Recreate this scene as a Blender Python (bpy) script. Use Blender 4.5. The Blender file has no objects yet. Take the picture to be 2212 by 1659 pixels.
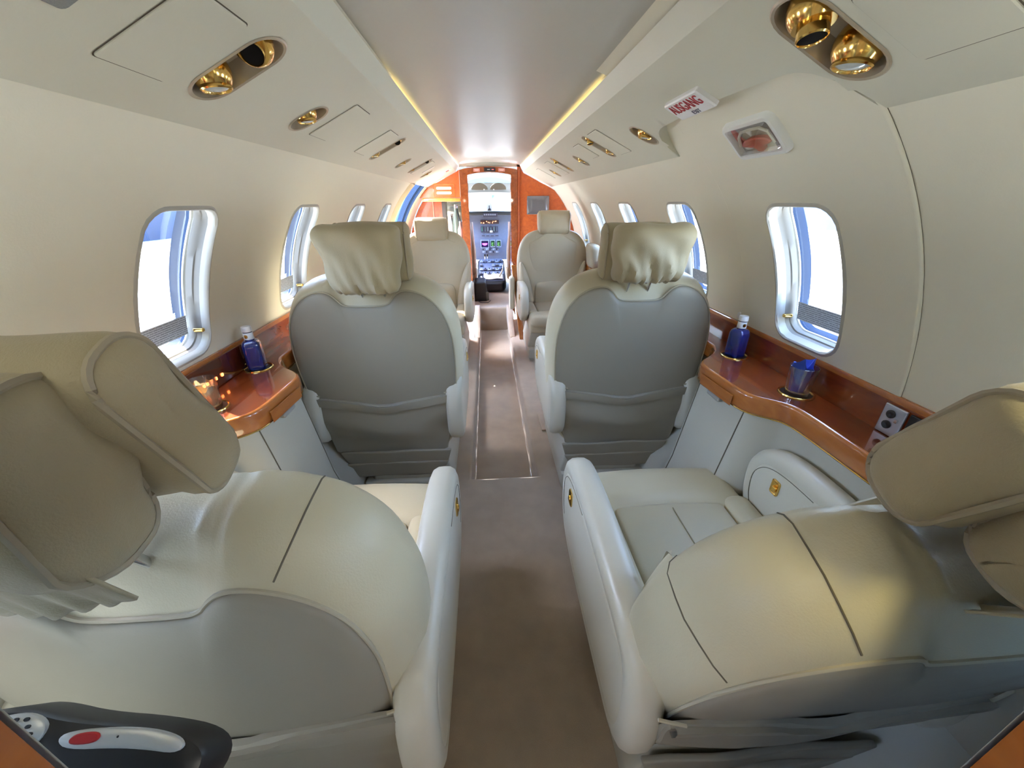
import bpy, math, random
from mathutils import Vector, Matrix
random.seed(7)
C = bpy.context.scene.collection
SC = bpy.context.scene
PI = math.pi

# ------------------------------------------------------------------ camera
cam = bpy.data.cameras.new('camera'); cam_o = bpy.data.objects.new('camera', cam); C.objects.link(cam_o)
cam.sensor_fit = 'HORIZONTAL'; cam.sensor_width = 36.0; cam.lens = 36.0 * 815 / 2212
cam.clip_start = 0.02; cam.clip_end = 500
RX = (0.9979998, -0.0628873, -0.0064480)      # rows: camera right / down / forward in world axes
RD = (-0.0331071, -0.4330399, -0.9007666)
RF = (0.0538546, 0.8991783, -0.4342557)
cam_o.matrix_world = Matrix(((RX[0], -RD[0], -RF[0], -.05), (RX[1], -RD[1], -RF[1], 0), (RX[2], -RD[2], -RF[2], 1.36), (0, 0, 0, 1)))
SC.camera = cam_o

# ------------------------------------------------------------------ world, sun, exposure
w = bpy.data.worlds.new('sky'); SC.world = w; w.use_nodes = True
wn = w.node_tree.nodes; wl = w.node_tree.links
bg = wn['Background']; sky = wn.new('ShaderNodeTexSky'); sky.sky_type = 'NISHITA'
sky.sun_disc = False; sky.sun_elevation = math.radians(55); sky.sun_rotation = math.radians(-60); sky.altitude = 200
wl.new(sky.outputs[0], bg.inputs[0]); bg.inputs[1].default_value = 1.3
sun = bpy.data.lights.new('sun', 'SUN'); sun.energy = 18; sun.angle = .009; sun.color = (1, .97, .91)
so = bpy.data.objects.new('sun', sun); C.objects.link(so)
so.rotation_euler = Vector((.36, -.45, -.82)).to_track_quat('-Z', 'Y').to_euler()
SC.view_settings.view_transform = 'Standard'; SC.view_settings.look = 'None'
SC.view_settings.exposure = 2.45; SC.cycles.diffuse_bounces = 8; SC.cycles.caustics_reflective = False; SC.cycles.caustics_refractive = False; SC.cycles.max_bounces = 16; SC.cycles.transparent_max_bounces = 16; SC.view_settings.gamma = 1; SC.view_settings.use_curve_mapping = False

# ------------------------------------------------------------------ materials
def mat(name, col, rough=.5, metal=0, noise=None, bump=None, coat=0, emit=None, estr=1, spec=.5, sheen=0):
    m = bpy.data.materials.new(name); m.use_nodes = True
    n = m.node_tree.nodes; l = m.node_tree.links; b = n['Principled BSDF']
    b.inputs['Base Color'].default_value = (*col, 1); b.inputs['Roughness'].default_value = rough
    b.inputs['Metallic'].default_value = metal; b.inputs['Coat Weight'].default_value = coat
    b.inputs['Coat Roughness'].default_value = .04; b.inputs['Specular IOR Level'].default_value = spec
    b.inputs['Sheen Weight'].default_value = sheen
    if emit: b.inputs['Emission Color'].default_value = (*emit, 1); b.inputs['Emission Strength'].default_value = estr
    tc = n.new('ShaderNodeTexCoord')
    if noise:
        t = n.new('ShaderNodeTexNoise'); t.inputs['Scale'].default_value = noise[0]; t.inputs['Detail'].default_value = 4
        l.new(tc.outputs['Object'], t.inputs['Vector'])
        mx = n.new('ShaderNodeMix'); mx.data_type = 'RGBA'
        a = noise[1]
        mx.inputs[6].default_value = (*[c * (1 - a) for c in col], 1); mx.inputs[7].default_value = (*[min(1, c * (1 + a)) for c in col], 1)
        l.new(t.outputs['Fac'], mx.inputs[0]); l.new(mx.outputs[2], b.inputs['Base Color'])
    if bump:
        t2 = n.new('ShaderNodeTexNoise'); t2.inputs['Scale'].default_value = bump[0]; t2.inputs['Detail'].default_value = 3
        l.new(tc.outputs['Object'], t2.inputs['Vector'])
        bp = n.new('ShaderNodeBump'); bp.inputs['Strength'].default_value = bump[1]; bp.inputs['Distance'].default_value = .002
        l.new(t2.outputs['Fac'], bp.inputs['Height']); l.new(bp.outputs[0], b.inputs['Normal'])
    return m
def wood(name, c1, c2, rough=.25):
    m = mat(name, c1, rough, coat=1)
    n = m.node_tree.nodes; l = m.node_tree.links; b = n['Principled BSDF']
    tc = n.new('ShaderNodeTexCoord'); mp = n.new('ShaderNodeMapping'); mp.inputs['Scale'].default_value = (9, 2.0, 9)
    t = n.new('ShaderNodeTexNoise'); t.inputs['Scale'].default_value = 2.2; t.inputs['Detail'].default_value = 8; t.inputs['Distortion'].default_value = 1.6
    r = n.new('ShaderNodeValToRGB'); r.color_ramp.elements[0].position = .3; r.color_ramp.elements[1].position = .72
    r.color_ramp.elements[0].color = (*c2, 1); r.color_ramp.elements[1].color = (*c1, 1)
    l.new(tc.outputs['Object'], mp.inputs[0]); l.new(mp.outputs[0], t.inputs['Vector']); l.new(t.outputs['Fac'], r.inputs[0]); l.new(r.outputs[0], b.inputs['Base Color'])
    return m
def glass(name, tint=(1, 1, 1), gloss=.06, tcol=None):
    m = bpy.data.materials.new(name); m.use_nodes = True
    n = m.node_tree.nodes; l = m.node_tree.links; n.remove(n['Principled BSDF'])
    tr = n.new('ShaderNodeBsdfTransparent'); tr.inputs[0].default_value = (*(tcol or tint), 1)
    gl = n.new('ShaderNodeBsdfGlossy'); gl.inputs['Roughness'].default_value = .02
    lw = n.new('ShaderNodeLayerWeight'); lw.inputs[0].default_value = .35
    mp = n.new('ShaderNodeMath'); mp.operation = 'MULTIPLY_ADD'; mp.inputs[1].default_value = .45; mp.inputs[2].default_value = gloss
    l.new(lw.outputs['Fresnel'], mp.inputs[0])
    mx = n.new('ShaderNodeMixShader'); l.new(mp.outputs[0], mx.inputs[0]); l.new(tr.outputs[0], mx.inputs[1]); l.new(gl.outputs[0], mx.inputs[2])
    l.new(mx.outputs[0], n['Material Output'].inputs[0])
    return m
def stripes(name, c1, c2, scale, axis='Z', thr=.55):
    m = mat(name, c1, .4); n = m.node_tree.nodes; l = m.node_tree.links; b = n['Principled BSDF']
    tc = n.new('ShaderNodeTexCoord'); sp = n.new('ShaderNodeSeparateXYZ'); l.new(tc.outputs['UV' if axis == 'UV' else 'Object'], sp.inputs[0])
    mm = n.new('ShaderNodeMath'); mm.operation = 'MULTIPLY'; mm.inputs[1].default_value = scale; l.new(sp.outputs['Z'], mm.inputs[0])
    fr = n.new('ShaderNodeMath'); fr.operation = 'FRACT'; l.new(mm.outputs[0], fr.inputs[0])
    gt = n.new('ShaderNodeMath'); gt.operation = 'GREATER_THAN'; gt.inputs[1].default_value = thr; l.new(fr.outputs[0], gt.inputs[0])
    ns = n.new('ShaderNodeTexNoise'); ns.inputs['Scale'].default_value = 260; l.new(tc.outputs['Object'], ns.inputs['Vector'])
    g2 = n.new('ShaderNodeMath'); g2.operation = 'GREATER_THAN'; g2.inputs[1].default_value = .42; l.new(ns.outputs['Fac'], g2.inputs[0])
    m2 = n.new('ShaderNodeMath'); m2.operation = 'MULTIPLY'; l.new(gt.outputs[0], m2.inputs[0]); l.new(g2.outputs[0], m2.inputs[1])
    mx = n.new('ShaderNodeMix'); mx.data_type = 'RGBA'; mx.inputs[6].default_value = (*c1, 1); mx.inputs[7].default_value = (*c2, 1)
    l.new(m2.outputs[0], mx.inputs[0]); l.new(mx.outputs[2], b.inputs['Base Color'])
    return m

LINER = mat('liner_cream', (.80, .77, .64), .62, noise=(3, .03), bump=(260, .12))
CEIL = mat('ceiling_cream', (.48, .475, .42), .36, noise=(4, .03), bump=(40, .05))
VAL = mat('valance_cream', (.66, .65, .54), .5, noise=(4, .03), bump=(200, .08))
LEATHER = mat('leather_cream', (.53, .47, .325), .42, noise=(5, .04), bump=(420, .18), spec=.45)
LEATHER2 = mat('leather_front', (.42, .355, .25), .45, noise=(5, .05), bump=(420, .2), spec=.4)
SHELLM = mat('seat_shell_vinyl', (.275, .245, .19), .5, noise=(4, .03), bump=(380, .08))
CLOTH = mat('headrest_cover_fabric', (.43, .37, .235), .6, noise=(9, .08), bump=(500, .25), sheen=.2)
ARM = mat('armrest_leather', (.55, .51, .41), .35, noise=(4, .02), bump=(380, .06))
SEAM = mat('seam_dark', (.12, .10, .07), .8)
PIPING = mat('piping_tan', (.40, .35, .25), .6)
CARPET = mat('carpet_beige', (.37, .285, .205), .95, noise=(11, .22), bump=(700, .9), sheen=.4)
CABM = mat('side_panel_cream', (.46, .435, .36), .5, bump=(260, .08))
WOOD = wood('veneer_cherry', (.25, .050, .010), (.14, .024, .005), .18)
WOODE = wood('veneer_edge', (.50, .17, .03), (.36, .10, .018))
WOODB = wood('veneer_bulkhead', (.55, .115, .018), (.40, .07, .012), .4); WOODB.node_tree.nodes['Principled BSDF'].inputs['Coat Weight'].default_value = .3
GOLD = mat('polished_gold', (.80, .52, .16), .16, 1)
DARKGOLD = mat('recess_champagne', (.50, .43, .32), .35, .35)
STEEL = mat('chrome', (.75, .76, .78), .15, 1)
BLACK = mat('black_plastic', (.012, .012, .014), .4)
DARK = mat('dark_void', (.01, .008, .008), .9)
SILVER = mat('silver_plastic', (.62, .63, .62), .35, .3)
RED = mat('red_plastic', (.55, .02, .02), .4)
WHITE = mat('white_plastic', (.80, .80, .80), .35)
FRAMEW = mat('window_frame_white', (.74, .75, .72), .35)
LIPM = mat('window_lip_cream', (.46, .45, .40), .45)
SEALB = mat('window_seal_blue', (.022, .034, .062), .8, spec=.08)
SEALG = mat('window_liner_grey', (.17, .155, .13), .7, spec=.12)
GLASS = glass('window_glass')
CLEAR = glass('clear_glass', gloss=.14); COVER = glass('clear_cover', gloss=.02)
LENS = mat('lamp_lens', (.55, .60, .60), .12, coat=1)

# ------------------------------------------------------------------ mesh helpers
class B:
    def __init__(s): s.v = []; s.f = []
    def add(s, vs, fs):
        o = len(s.v); s.v += [tuple(p) for p in vs]; s.f += [tuple(i + o for i in f) for f in fs]; return s
    def box(s, c, d, rot=None):
        x, y, z = d[0] / 2, d[1] / 2, d[2] / 2
        vs = [Vector((a, b, e)) for a in (-x, x) for b in (-y, y) for e in (-z, z)]
        if rot: vs = [rot @ p for p in vs]
        vs = [p + Vector(c) for p in vs]
        return s.add(vs, [(0, 1, 3, 2), (4, 6, 7, 5), (0, 4, 5, 1), (2, 3, 7, 6), (0, 2, 6, 4), (1, 5, 7, 3)])
    def grid(s, fn, us, vs, flip=False):
        P = [fn(u, v) for u in us for v in vs]; m = len(vs)
        F = []
        for i in range(len(us) - 1):
            for j in range(m - 1):
                q = (i * m + j, (i + 1) * m + j, (i + 1) * m + j + 1, i * m + j + 1)
                F.append(q[::-1] if flip else q)
        return s.add(P, F)
    def tube(s, pts, r, n=8, closed=False, cap=True):
        pts = [Vector(p) for p in pts]; N = len(pts); V = []; up = Vector((0, 0, 1))
        for i, p in enumerate(pts):
            a = pts[(i - 1) % N] if (closed or i > 0) else p; b = pts[(i + 1) % N] if (closed or i < N - 1) else p
            t = (b - a).normalized(); x = t.cross(up)
            if x.length < .05: x = t.cross(Vector((1, 0, 0)))
            x.normalize(); y = x.cross(t); rr = r[i] if isinstance(r, (list, tuple)) else r
            V += [p + (x * math.cos(2 * PI * k / n) + y * math.sin(2 * PI * k / n)) * rr for k in range(n)]
        F = []
        for i in range(N if closed else N - 1):
            j = (i + 1) % N
            for k in range(n): F.append((i * n + k, i * n + (k + 1) % n, j * n + (k + 1) % n, j * n + k))
        if cap and not closed: F += [tuple(range(n))[::-1], tuple((N - 1) * n + k for k in range(n))]
        return s.add(V, F)
    def lathe(s, prof, o=(0, 0, 0), ax=None, n=24, sq=None):
        """prof: (r, h) list; sq(angle) radial multiplier."""
        M = Vector((0, 0, 1)).rotation_difference(Vector(ax)).to_matrix() if ax else Matrix.Identity(3)
        V = []
        for r, h in prof:
            for k in range(n):
                a = 2 * PI * k / n; q = sq(a) if sq else 1
                V.append(M @ Vector((r * q * math.cos(a), r * q * math.sin(a), h)) + Vector(o))
        F = []
        for i in range(len(prof) - 1):
            for k in range(n): F.append((i * n + k, i * n + (k + 1) % n, (i + 1) * n + (k + 1) % n, (i + 1) * n + k))
        F.append(tuple(range(n))[::-1]); F.append(tuple((len(prof) - 1) * n + k for k in range(n)))
        return s.add(V, F)
    def blob(s, out, rings, fn, c=None, poles=(True, True)):
        """out: closed CCW outline; rings: (scale, inset, depth); fn(u, v, d) -> xyz."""
        N = len(out)
        if sum(out[i - 1][0] * out[i][1] - out[i][0] * out[i - 1][1] for i in range(N)) < 0: out = out[::-1]
        if c is None: c = (sum(p[0] for p in out) / N, sum(p[1] for p in out) / N)
        nr = []
        for i in range(N):
            a = out[i - 1]; b = out[(i + 1) % N]; dx, dy = b[0] - a[0], b[1] - a[1]; L = math.hypot(dx, dy) or 1
            nr.append((dy / L, -dx / L))
        V = []
        for sc, ins, d in rings:
            for i, p in enumerate(out):
                u = c[0] + (p[0] - nr[i][0] * ins - c[0]) * sc; v = c[1] + (p[1] - nr[i][1] * ins - c[1]) * sc
                V.append(fn(u, v, d))
        F = []
        for k in range(len(rings) - 1):
            for i in range(N):
                j = (i + 1) % N; F.append((k * N + i, k * N + j, (k + 1) * N + j, (k + 1) * N + i))
        if poles[0]: V.append(fn(c[0], c[1], rings[0][2])); F += [(len(V) - 1, (i + 1) % N, i) for i in range(N)]
        if poles[1]:
            V.append(fn(c[0], c[1], rings[-1][2])); o = (len(rings) - 1) * N
            F += [(len(V) - 1, o + i, o + (i + 1) % N) for i in range(N)]
        return s.add(V, F)
    def soft(s, c, d, r, fn=None, n=7, k=3):
        """rounded box; optional deformation fn(Vector)->Vector applied in centred coordinates"""
        hx, hy, hz = d[0] / 2, d[1] / 2, d[2] / 2; r = min(r, hx, hy, hz)
        def axis(h):
            a = [-h + r * (1 - math.cos(PI / 2 * i / k)) for i in range(k)]
            m = [-h + r + (2 * h - 2 * r) * i / n for i in range(n + 1)]
            return a + m + [-q for q in a[::-1]]
        X, Y, Z = axis(hx), axis(hy), axis(hz)
        def rnd(p):
            q = Vector((max(-hx + r, min(hx - r, p[0])), max(-hy + r, min(hy - r, p[1])), max(-hz + r, min(hz - r, p[2]))))
            e = Vector(p) - q
            if e.length > 1e-9:
                m = max(abs(e.x), abs(e.y), abs(e.z)); e = e.normalized() * r if m > r * .999 else e
            p2 = q + e
            return (fn(p2) if fn else p2) + Vector(c)
        for (A, Bq, hh, mk) in ((X, Y, hz, lambda a, b, h: (a, b, h)), (Y, Z, hx, lambda a, b, h: (h, a, b)), (Z, X, hy, lambda a, b, h: (b, h, a))):
            s.grid(lambda a, b: rnd(mk(a, b, hh)), A, Bq)
            s.grid(lambda a, b: rnd(mk(a, b, -hh)), A, Bq, True)
        return s
    def build(s, name, m, parent=None, smooth=True, weld=True):
        me = bpy.data.meshes.new(name); me.from_pydata(s.v, [], s.f)
        if weld:
            import bmesh
            bm = bmesh.new(); bm.from_mesh(me); bmesh.ops.remove_doubles(bm, verts=bm.verts, dist=1e-5); bm.to_mesh(me); bm.free()
        me.materials.append(m)
        if smooth:
            me.polygons.foreach_set('use_smooth', [True] * len(me.polygons))
            try: me.set_sharp_from_angle(angle=math.radians(38))
            except Exception: pass
        me.update()
        o = bpy.data.objects.new(name, me); C.objects.link(o)
        if parent: o.parent = parent
        return o
def thing(name, label, cat, loc=(0, 0, 0), rz=0, group=None):
    o = bpy.data.objects.new(name, None); C.objects.link(o); o.empty_display_size = .05
    o.location = loc; o.rotation_euler = (0, 0, rz); return tag(o, label, cat, group)
def tag(o, label, cat, group=None):
    o['label'] = label; o['category'] = cat
    if group: o['group'] = group
    return o
def struct(o, label=None):
    o['kind'] = 'structure'
    if label: o['label'] = label
    return o
def chaikin(p, n=3):
    for _ in range(n):
        q = []
        for i in range(len(p)):
            a = p[i]; b = p[(i + 1) % len(p)]
            q += [(a[0] * .75 + b[0] * .25, a[1] * .75 + b[1] * .25), (a[0] * .25 + b[0] * .75, a[1] * .25 + b[1] * .75)]
        p = q
    return p
def rrect(w, h, r, n=6, c=(0, 0)):
    P = []
    for (sx, sy, a0) in ((1, -1, -PI / 2), (1, 1, 0), (-1, 1, PI / 2), (-1, -1, PI)):
        for i in range(n + 1):
            a = a0 + PI / 2 * i / n
            P.append((c[0] + sx * (w / 2 - r) + r * math.cos(a), c[1] + sy * (h / 2 - r) + r * math.sin(a)))
    return P
def dense(P, step):
    Q = []
    for i in range(len(P)):
        a = P[i]; b = P[(i + 1) % len(P)]; L = math.hypot(b[0] - a[0], b[1] - a[1]); n = max(1, int(L / step + .5))
        Q += [(a[0] + (b[0] - a[0]) * k / n, a[1] + (b[1] - a[1]) * k / n) for k in range(n)]
    return Q
def lin(a, b, n): return [a + (b - a) * i / n for i in range(n + 1)]
def sdf_rr(x, y, hw, hh, r):
    qx = abs(x) - hw + r; qy = abs(y) - hh + r
    return math.hypot(max(qx, 0), max(qy, 0)) + min(max(qx, qy), 0) - r
def radial(dx, dy, hw, hh, r):
    L = math.hypot(dx, dy); dx, dy = dx / L, dy / L; lo, hi = 0, 2 * max(hw, hh)
    for _ in range(40):
        m = (lo + hi) / 2
        if sdf_rr(dx * m, dy * m, hw, hh, r) < 0: lo = m
        else: hi = m
    return dx * lo, dy * lo
def rect_loop(u0, u1, v0, v1, nu, nv):
    return ([(u, v0) for u in lin(u0, u1, nu)[:-1]] + [(u1, v) for v in lin(v0, v1, nv)[:-1]] +
            [(u, v1) for u in lin(u1, u0, nu)[:-1]] + [(u0, v) for v in lin(v1, v0, nv)[:-1]])
def hole_patch(b, fn, u0, u1, v0, v1, cu, cv, hw, hh, r, nu, nv, M=3, flip=False):
    """rectangular patch in (u, v) around a rounded hole; returns the hole's outline (u, v)"""
    outer = rect_loop(u0, u1, v0, v1, nu, nv); hole = []
    for (u, v) in outer:
        du, dv = u - cu, v - cv
        # squash the direction so that corners meet corners
        x, y = radial(du * hw / max(1e-6, (u1 - u0) / 2), dv * hh / max(1e-6, (v1 - v0) / 2), hw, hh, r); hole.append((cu + x, cv + y))
    N = len(outer); V = []; F = []
    for k in range(M + 1):
        t = k / M
        V += [fn(o[0] + (h[0] - o[0]) * t, o[1] + (h[1] - o[1]) * t) for o, h in zip(outer, hole)]
    for k in range(M):
        for i in range(N):
            j = (i + 1) % N; q = (k * N + i, k * N + j, (k + 1) * N + j, (k + 1) * N + i); F.append(q[::-1] if flip else q)
    b.add(V, F); return hole
def text(name, body, size, m, mw, parent=None, ext=.0006, align='CENTER', sx=1):
    cu = bpy.data.curves.new(name, 'FONT'); cu.body = body; cu.size = size; cu.extrude = ext; cu.align_x = align; cu.align_y = 'CENTER'
    cu.materials.append(m); o = bpy.data.objects.new(name, cu); C.objects.link(o)
    dg = bpy.context.evaluated_depsgraph_get(); dg.update(); me = bpy.data.meshes.new_from_object(o.evaluated_get(dg)); bpy.data.objects.remove(o)
    o = bpy.data.objects.new(name, me); C.objects.link(o)
    if parent: o.parent = parent
    o.matrix_local = mw @ Matrix.Diagonal((sx, 1, 1, 1)); return o
def frame(o, x, y):
    x = Vector(x).normalized(); y = Vector(y); z = x.cross(y).normalized(); y = z.cross(x)
    return Matrix(((x.x, y.x, z.x, o[0]), (x.y, y.y, z.y, o[1]), (x.z, y.z, z.z, o[2]), (0, 0, 0, 1)))

# ------------------------------------------------------------------ fuselage
CZ, R = .825, .922
Y0, YB = -1.0, 4.30
def cyl(s, r=R):
    return lambda y, a, s=s, r=r: (s * r * math.cos(a), y, CZ + r * math.sin(a))
def ang(z, r=R): return math.asin((z - CZ) / r)
WZ0, WZ1 = .962, 1.347
WA0, WA1 = ang(WZ0), ang(WZ1); WAC = (WA0 + WA1) / 2; WHH = (WA1 - WA0) / 2 * R
BA0, BA1 = WAC - .30, WAC + .30
PITCH = .685
WINC = [1.04 + PITCH * k for k in range(-2, 5)]
ALO, AHI = ang(.0), ang(1.70)
NY, NV = 8, 8
phis = lin(ALO, BA0, 8)[:-1] + lin(BA0, BA1, NV)[:-1] + lin(BA1, AHI, 5)
def wall_strip(b, s, y0, y1, fl, ny=3): b.grid(cyl(s), lin(y0, y1, ny), phis, fl)
def wall_bay(b, s, y0, y1, wc, fl, patch=True):
    b.grid(cyl(s), lin(y0, y1, NY), lin(ALO, BA0, 8), fl); b.grid(cyl(s), lin(y0, y1, NY), lin(BA1, AHI, 5), fl)
    if patch:
        f = cyl(s)
        hole_patch(b, lambda u, v: f(u, v / R), y0, y1, BA0 * R, BA1 * R, wc, WAC * R, .12, WHH, .055, NY, NV, 4, fl)
wn_count = [0]
def make_window(s, wc, dr):
    """frame, reveal, seal, pane: everything follows the curve of the side wall"""
    wn_count[0] += 1
    base = [radial(math.cos(a), math.sin(a) * 1.6, .12, WHH, .055) for a in lin(0, 2 * PI, 72)[:-1]]
    def ring(ins, r, zoff=0):
        out = []
        for (x, y) in base:
            L = math.hypot(x, y); k = (L - ins) / L
            a = WAC + y * k / R
            out.append((s * r * math.cos(a), wc + x * k, CZ + r * math.sin(a)))
        return out
    def loft(prof):
        b = B(); N = 72; V = []
        for ins, r in prof: V += ring(ins, r)
        F = []
        for k in range(len(prof) - 1):
            for i in range(N):
                j = (i + 1) % N; q = (k * N + i, k * N + j, (k + 1) * N + j, (k + 1) * N + i); F.append(q if s > 0 else q[::-1])
        return b.add(V, F)
    fr = loft([(-.03, R + .0008 + dr), (-.0125, R + .0002 + dr), (-.009, R - .003 + dr), (-.004, R - .004 + dr), (.0, R - .001 + dr), (.003, R + .008), (.006, R + .016)]).build('window_%d' % wn_count[0], LIPM)
    struct(fr)
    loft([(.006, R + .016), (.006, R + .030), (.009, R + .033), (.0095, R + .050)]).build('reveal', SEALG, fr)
    loft([(.0095, R + .050), (.006, R + .052), (.012, R + .054), (.0125, R + .058)]).build('gasket', LIPM, fr)
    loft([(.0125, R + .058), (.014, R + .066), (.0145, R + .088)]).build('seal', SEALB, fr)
    b = B(); f = cyl(s, R + .060)
    out = [(wc + x * .84, y * .9) for x, y in base]
    b.blob(out, [(.02, 0, 0), (.35, 0, 0), (.7, 0, 0), (1.03, 0, 0)], lambda u, v, d: f(u, WAC + v / R), (wc, 0), (True, False)).build('pane', GLASS, fr)
    # printed placard on the inner pane and a small shade latch at the foot
    b = B(); f = cyl(s, R + .046); b.grid(lambda u, v: f(u, v), lin(wc - .100, wc + .100, 6), lin(WA0 + .045, WA0 + .105, 4), s < 0).build('placard', PLAC, fr)
    b = B(); f = cyl(s, R + .02); p = Vector(f(wc + .108, WA0 + .06)); b.soft(p, (.03, .012, .012), .004).build('latch', GOLD, fr)
    return fr
PLAC = stripes('placard_print', (.60, .66, .74), (.20, .23, .28), 170, thr=.62)

# left wall (door opening forward of y = 3.58), right wall (exit hatch round the second window)
bl = B(); br = B()
EX0, EX1 = .735, 1.345
DO0, DO1 = 3.585, 4.13
edges_l = []
for k, wc in enumerate(WINC):
    y0, y1 = wc - PITCH / 2, wc + PITCH / 2
    if wc < 3.3: wall_bay(bl, -1, y0, y1 if wc < 3 else y1, wc, False)
    if abs(wc - 1.04) > .01:
        if abs(wc - 1.725) < .01: wall_strip(br, 1, EX1 - .07, y0, True, 2)
        wall_bay(br, 1, y0, y1, wc, True)
wall_strip(bl, -1, Y0, WINC[0] - PITCH / 2, False); wall_strip(br, 1, Y0, WINC[0] - PITCH / 2, True)
wall_strip(br, 1, WINC[1] + PITCH / 2, EX0 + .07, True, 2); wall_strip(br, 1, WINC[-1] + PITCH / 2, YB + .3, True)
wall_strip(bl, -1, WINC[5] + PITCH / 2, DO0, False, 2)
wall_strip(bl, -1, DO1, YB + .3, False, 2)
bl.build('wall_left', LINER)['kind'] = 'structure'
br.build('wall_right', LINER)['kind'] = 'structure'
for k, wc in enumerate(WINC):
    if wc < 3.3: make_window(-1, wc, 0)
    if abs(wc - 1.04) > .01: make_window(1, wc, 0)

# emergency exit hatch liner: own panel that runs up into a notch of the valance
b = B(); rh = R - .006
fh = cyl(1, rh); AH2 = ang(1.715)
def hatch(y, a):
    return fh(y, a)
hy = lin(EX0, EX1, NY)
ATOP = ang(.935)
b.grid(hatch, hy, lin(ATOP, BA0 if BA0 > ATOP else ATOP + .001, 1), True) if BA0 > ATOP else None
AB0 = max(BA0, ATOP)
hole_patch(b, lambda u, v: hatch(u, v / R), EX0, EX1, AB0 * R, BA1 * R, 1.04, WAC * R, .12, WHH, .055, NY, NV, 4, True)
b.grid(hatch, hy, lin(BA1, AH2, 8), True)
for ye, sg in ((EX0, 1), (EX1, -1)):   # rolled edges of the hatch
    b.grid(lambda u, v, ye=ye, sg=sg: cyl(1, rh + .0055 * u * u)(ye - sg * .006 * (1 - (1 - u) ** 2), v), lin(0, 1, 4), lin(ATOP, AH2, 20), sg < 0)
b2 = B(); b2.tube([cyl(1, R - .0015)(EX0 - .003, v) for v in lin(ATOP, ang(1.50), 30)], .0032, 6)
b3 = B(); b3.tube([cyl(1, R - .002)(EX1 + .001, v) for v in lin(ATOP, ang(1.50), 30)], .0012, 6)
hatch_o = struct(b.build('door_1', LINER), 'cream emergency exit hatch panel around the large window, under the exit sign')
b2.build('rear_joint', SEAM, hatch_o); b3.build('forward_joint', PIPING, hatch_o)
make_window(1, 1.04, -.006)

# ------------------------------------------------------------------ valances (baggage-line panels with lights)
VA = Vector((.626, 1.498)); VB = Vector((.333, 1.637)); VL = (VB - VA).length; VT = (VB - VA) / VL; VN = Vector((VT.x, VT.y)); VN = Vector((-VT.y, VT.x)); 
if VN.y > 0: VN = -VN
def vpt(s, y, q, d=0):
    p = VA + VT * (q * VL) + VN * d
    return (s * p.x, y, p.y)
LQ0, LQ1 = .20, .88
# light units: (y, q centre, half length in q*VL, half width in y)
L_UN = [(.858, .525, .09, .042, 2), (1.208, .43, .052, .038, 1), (1.955, .535, .088, .030, 2), (2.445, .43, .05, .034, 1), (2.83, .55, .088, .030, 2), (3.35, .43, .05, .034, 1)]
R_UN = [(.695, .54, .095, .045, 2), (1.49, .45, .052, .038, 1), (1.928, .58, .085, .030, 2), (2.392, .48, .05, .034, 1), (2.815, .58, .086, .030, 2), (3.3, .45, .05, .034, 1)]
def notch(y):
    """outer edge q of the right valance: the arch cut for the exit hatch"""
    if y < EX0 or y > 1.48: return 0
    if y < .82: return .46 * (1 - (1 - (y - EX0) / (.82 - EX0)) ** 2.2) ** (1 / 2.2)
    if y < 1.30: return .46 + .03 * math.sin((y - .82) / .48 * PI)
    t = (y - 1.30) / .18
    return .46 * (1 - t ** 2.6) ** .6
def valance(s, units, nt):
    b = B(); fl = s < 0
    f = lambda y, q: vpt(s, y, q)
    ys = Y0
    def plain(a, c):
        if c - a < 1e-4: return
        n = max(1, int((c - a) / .02)) if (nt and c > .7 and a < 1.5) else max(1, int((c - a) / .3))
        b.grid(lambda y, t: f(y, (nt(y) if nt else 0) * (1 - t) + t), lin(a, c, n), [0, .25, .5, .75, 1], not fl)
    for (yc, q, hl, hw, nn) in units:
        a, c = yc - hw - .012, yc + hw + .012
        plain(ys, a)
        n0 = 10
        b.grid(lambda y, t: f(y, (nt(y) if nt else 0) * (1 - t) + LQ0 * t) if not nt or nt(y) < LQ0 else f(y, LQ0), lin(a, c, n0), [0, 1], not fl)
        b.grid(f, lin(a, c, n0), [LQ1, 1], not fl)
        hole_patch(b, lambda u, v: f(u, v / VL), a, c, LQ0 * VL, LQ1 * VL, yc, q * VL, hw, hl, hw * .98, n0, 16, 2, not fl)
        ys = c
    plain(ys, YB)
    # riser strip up to the ceiling, lower lip
    b.grid(lambda y, t: (s * (VB.x + (.308 - VB.x) * t), y, VB.y + (1.683 - VB.y) * t), lin(Y0, YB, 12), [0, .12, 1], not fl)
    b.grid(lambda y, t: (s * (VA.x + .012 * t), y, VA.y + .03 * t), [Y0, EX0], [0, 1], fl)
    b.grid(lambda y, t: (s * (VA.x + .012 * t), y, VA.y + .03 * t), [1.48 if nt else EX0, YB], [0, 1], fl)
    if nt:   # thickness of the cut edge
        ys2 = lin(EX0, 1.48, 60)
        b.grid(lambda y, t: tuple(Vector(f(y, nt(y))) + Vector((.10 * t, 0, .115 * t))), ys2, [0, 1], False)
    return b
vl = struct(valance(-1, L_UN, None).build('trim_1', VAL), 'cream light valance along the left side of the ceiling')
vr = struct(valance(1, R_UN, notch).build('trim_2', VAL), 'cream light valance along the right side, cut out above the exit hatch')

# ceiling panel
b = B()
b.grid(lambda y, x: (x, y, 1.694 + .022 * (1 - (x / .30) ** 2)), lin(Y0, YB, 10), lin(-.345, .345, 14), False)
struct(b.build('ceiling', CEIL))
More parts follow.
